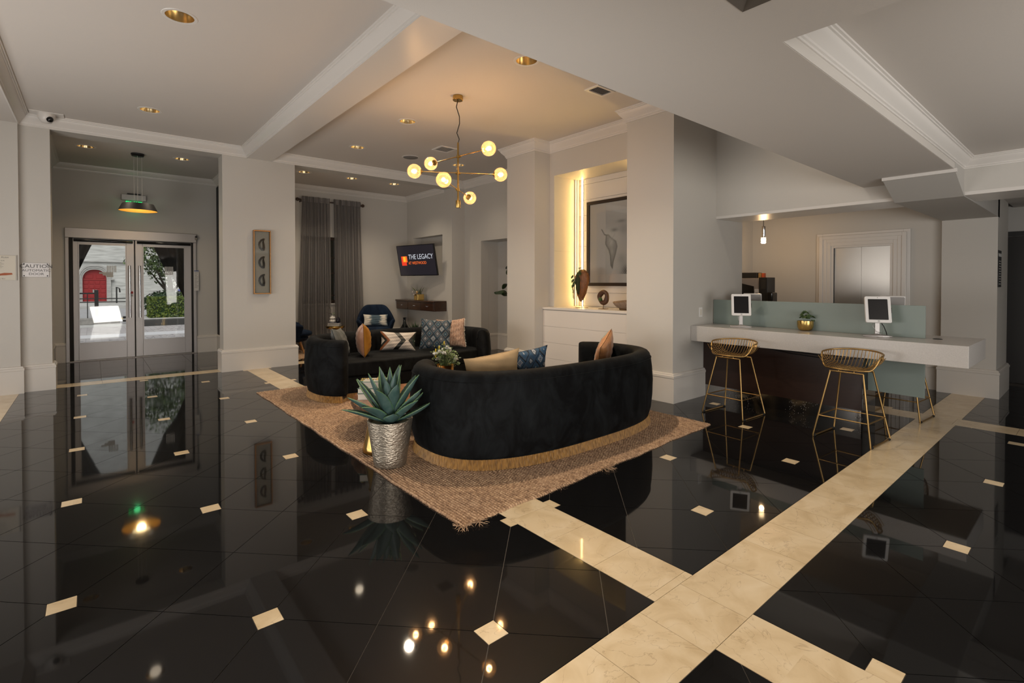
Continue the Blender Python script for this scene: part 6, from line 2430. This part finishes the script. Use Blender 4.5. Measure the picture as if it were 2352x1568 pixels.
MB().box(-.038, -.007, -.06, .038, -.0005, .06).build('plate', M_white, t, bevel=.003)
MB().box(-.016, -.011, -.035, .016, -.007, .035).build('rocker', M_cream, t, bevel=.002)


# ---------------------------------------------------------------- wire stools
def stool(label, loc, rz, proto=None):
    if proto is not None:
        t_ = copy_tree(proto)
        t_.location = loc
        t_.rotation_euler = (0, 0, rz)
        t_['label'] = label
        return t_
    t_ = T('wire_stool', label, 'stool', loc, rz, 'gold wire bar stools')
    r_ = .0075
    ft = {(-1, -1): (-.225, -.225), (-1, 1): (-.225, .225), (1, -1): (.225, -.225), (1, 1): (.225, .225)}
    tp = {k: (k[0] * .115, k[1] * .13) for k in ft}
    for k in ft:
        a, b_ = tp[k], ft[k]
        MB().tube([(a[0], a[1], .605), (b_[0], b_[1], .02), (b_[0] * .985, b_[1], .008)], r_, 10).build('leg', M_gold, t_, smooth=60)
    for sy in (-1, 1):
        MB().tube([(-.222, sy * .225, .008), (.222, sy * .225, .008)], r_, 10).build('floor_runner', M_gold, t_, smooth=60)
    fz = .20
    q_ = (.605 - fz) / .585
    w_ = {k: (tp[k][0] + (ft[k][0] - tp[k][0]) * q_, tp[k][1] + (ft[k][1] - tp[k][1]) * q_, fz) for k in ft}
    for a, b_ in (((-1, -1), (-1, 1)), ((1, -1), (1, 1)), ((-1, -1), (1, -1)), ((-1, 1), (1, 1))):
        MB().tube([w_[a], w_[b_]], .006, 8).build('footrest', M_gold, t_, smooth=60)
    MB().tube([(-.115, -.135, .607), (-.115, .135, .607)], r_, 8).tube([(.115, -.135, .607), (.115, .135, .607)], r_, 8).tube([(-.115, -.06, .607), (-.115, -.06, .635)], .005, 6).tube([(-.115, .06, .607), (-.115, .06, .635)], .005, 6).tube([(.115, -.06, .607), (.115, -.06, .64)], .005, 6).tube([(.115, .06, .607), (.115, .06, .64)], .005, 6).build('seat_frame', M_gold, t_, smooth=60)
    for sx in (-1, 1):
        for sy in (-1, 1):
            MB().tube([(sx * .18, sy * .225, .007), (sx * .215, sy * .225, .007)], .011, 8).build('foot_cap', M_rubber, t_)

    def rim(a):
        c = math.cos(a)
        k = max(0, min(1, (-c - .10) / .62))
        k = k * k * (3 - 2 * k)
        z = .765 + .022 * c
        return Vector((.205 * c + (.03 if c < 0 else 0) * k, .235 * math.sin(a), z - (z - .637) * k * .995))
    rp = [tuple(rim(2 * PI * i / 64)) for i in range(64)]
    sb = MB()
    sb.tube(rp, .0075, 8, closed=True)

    def surf(x, y):
        # bowl height
        ry = math.sqrt(max(0, 1 - (y / .235) ** 2))
        sy = abs(y / .235) ** 3
        back = max(0, (x - .02) / .185)
        return .632 + .13 * max(sy, min(1, back) ** 2.4 * (1 if x > 0 else 0))
    for i in range(1, 25):
        a = PI * i / 25
        back = rim(a - PI / 2)
        y = back.y
        # from the rear rim down and forward to the front rim
        fa = PI - math.asin(max(-1, min(1, y / .235)))
        fr_ = rim(fa)
        pts_ = [back]
        zb_ = .632 + .10 * abs(y / .235) ** 4
        for s_ in (0.10, .25, .45, .65, .85):
            x = back.x + (fr_.x - back.x) * s_
            z = zb_ + (back.z - zb_) * max(0, 1 - s_ / .35) ** 2.0 + (fr_.z - zb_) * max(0, (s_ - .7) / .3) ** 2
            pts_.append(Vector((x, y, z)))
        pts_.append(fr_)
        sb.tube(pts_, .0032, 5, cap=False)
    for x in (-.13, -.09, -.05, -.01, .03, .07, .105):
        pts_ = []
        for j in range(15):
            y = -.225 + .45 * j / 14
            zb_ = .630 + .13 * abs(y / .235) ** 4
            pts_.append((x, y, zb_ + .0))
        sb.tube(pts_, .0028, 5, cap=False)
    sb.build('wire_seat', M_gold, t_, smooth=60)
    return t_


st0 = stool('gold wire bar stool at the wall end of the counter', (5.262, 2.575, 0), R(-3))
stool('gold wire bar stool on the cream band near the open counter end', (5.235, 1.478, 0), R(-4), st0)
stool('gold wire bar stool behind the counter, only its legs showing', (6.545, 1.40, 0), R(176), st0)

# ---------------------------------------------------------------- behind the counter
t = T('elevator_doors', 'brushed steel double doors in a moulded white frame behind the counter', 'door', (8.48, 2.29, 0))
f = MB()
for o_, d_, x0 in ((.57, .06, -.02), (.53, .03, -.05), (.50, .05, -.035), (.44, .04, -.028)):
    zt = 2.14 - (.57 - o_) * 1.0
    i_ = o_ - d_ - .02
    f.box(x0, -o_, 0, .0, -i_, zt).box(x0, i_, 0, .0, o_, zt).box(x0, -i_, zt - (o_ - i_), .0, i_, zt)
f.box(-.015, -.56, 0, 0, -.345, 2.12).box(-.015, .345, 0, 0, .56, 2.12).box(-.015, -.345, 1.92, 0, .345, 2.12)
f.build('moulded_frame', M_trim, t, bevel=.004)
M_steel = mat('satin_steel', (0.52, 0.50, 0.47), .30, metal=1.0, bump=.03, bscale=80, stretch=(1, 1, 30))
for s_ in (-1, 1):
    MB().box(.02, min(0, s_ * .36) + (.001 if s_ > 0 else 0), 0, .05, max(0, s_ * .36) - (.001 if s_ < 0 else 0), 1.93).build('door_panel', M_steel, t)
t = T('crystal_pendant', 'small chrome pendant with lit crystal tip behind the counter', 'pendant lamp', (7.60, 3.28, 0))
MB().tube([(0, 0, 2.598), (0, 0, 2.24)], .004, 6).build('cord', M_black, t)
MB().lathe([(0, 2.07), (.028, 2.07), (.03, 2.075), (.03, 2.235), (.024, 2.24), (0, 2.24)], (0, 0, 0), 20).build('chrome_sleeve', M_chrome, t, smooth=40)
MB().lathe([(0, 1.985), (.026, 1.985), (.036, 2.0), (.03, 2.02), (.036, 2.04), (.03, 2.055), (.034, 2.07), (0, 2.07)], (0, 0, 0), 12).build('crystal', emis('crystal_glow', (1.0, 0.72, 0.38), 9.0), t, smooth=20)
lamp('crystal_glow_lamp', 'POINT', (7.60, 3.28, 1.95), 7, (1.0, 0.62, 0.30), radius=.03)
t = T('back_counter', 'service cabinet under the coffee machine, hidden behind the glass divider', 'cabinet', (7.65, 3.49, 0))
MB().box(-.3, -.40, 0, .40, .34, .88).build('cabinet_body', M_white, t, bevel=.004)
MB().box(-.32, -.42, .88, .42, .345, .91).build('cabinet_top', M_quartz, t, bevel=.003)
t = T('coffee_machine', 'grey and black coffee machine behind the glass divider', 'coffee machine', (7.80, 3.50, .911))
MB().box(-.05, -.10, 0, .25, .32, .565).build('body', mat('machine_grey', (0.24, 0.22, 0.215), .45), t, bevel=.008)
m = MB()
m.add([(-.055, .32, .0), (-.055, -.02, .0), (-.055, -.02, .44), (-.055, .32, .52), (-.06, .32, .0), (-.06, -.02, .0), (-.06, -.02, .44), (-.06, .32, .52)], [(0, 1, 2, 3), (4, 7, 6, 5), (0, 4, 5, 1), (1, 5, 6, 2), (2, 6, 7, 3), (3, 7, 4, 0)])
m.build('black_glass_front', M_blackgloss, t)
MB().box(-.07, -.225, 0, .2, -.10, .575).build('control_column', M_black, t, bevel=.006)
MB().box(-.073, -.205, .40, -.07, -.135, .54).build('display', mat('dim_display', (0.03, 0.03, 0.028), .2), t)
MB().box(-.10, -.31, .19, .08, -.225, .35).build('spout_head', M_blackgloss, t, bevel=.015)
MB().tube([(-.06, -.25, .10), (-.06, -.25, .19)], .016, 10).build('spout', M_chrome, t)
MB().box(-.06, -.098, .25, -.055, -.03, .40).build('label_sheet', mat('white_label', (.5, .5, .52), .6), t)
MB().box(-.062, -.085, .33, -.06, -.045, .345).box(-.062, -.09, .29, -.06, -.04, .296).box(-.062, -.09, .275, -.06, -.045, .281).build('label_print', nm, t)
t = T('cup_tray', 'long black tray on top of the coffee machine', 'tray', (7.88, 3.62, 1.477))
MB().box(-.09, -.16, 0, .09, .2, .085).build('tray_body', M_black, t, bevel=.006)
for lb, y, c in (('small tan sachet box on the coffee machine', 3.43, (0.30, 0.19, 0.07)), ('small red sachet box on the coffee machine', 3.38, (0.40, 0.07, 0.02))):
    t = T('sachet_box', lb, 'box', (7.85, y, 1.477))
    MB().box(-.03, -.018, 0, .03, .018, .075).build('box_body', mat('sachet_%d' % int(c[0] * 100), c, .5), t, bevel=.002)
t = T('warning_sign', 'tall black warning sign with white lines on side of the right pillar', 'sign', (8.52, .86, 1.575))
MB().box(-.13, -.006, -.225, .13, -.001, .225).build('plate', M_black, t, bevel=.002)
text_mesh('lettering', 'WARNING', .062, M_white, t, frame_M((0, -.0068, .165), (1, 0, 0), (0, 0, 1)))
ln = MB()
for i in range(10):
    z = .09 - i * .031
    ln.box(-.08 + .01 * (i % 3), -.0072, z, .09 - .012 * (i % 2), -.0062, z + .007)
ln.build('printed_text', M_white, t)
t = T('corridor_doors', 'dark double doors in the unlit corridor at right picture edge', 'door', (9.88, .2, 0))
for s_ in (-1, 1):
    d_ = MB().box(-.02, min(.005 * s_, s_ * .75), 0, .015, max(.005 * s_, s_ * .75), 2.05).build('door_leaf', mat('black_stained_wood', (0.012, 0.010, 0.009), .4), t, bevel=.004)
    MB().box(-.06, s_ * .08 - .02, .98, -.02, s_ * .08 + .02, 1.16).build('door_handle', M_white, d_, bevel=.004)
MB().box(-.012, -.82, 0, .018, -.755, 2.12).box(-.012, .755, 0, .018, .82, 2.12).box(-.012, -.82, 2.055, .018, .82, 2.12).build('door_frame', M_black, t)
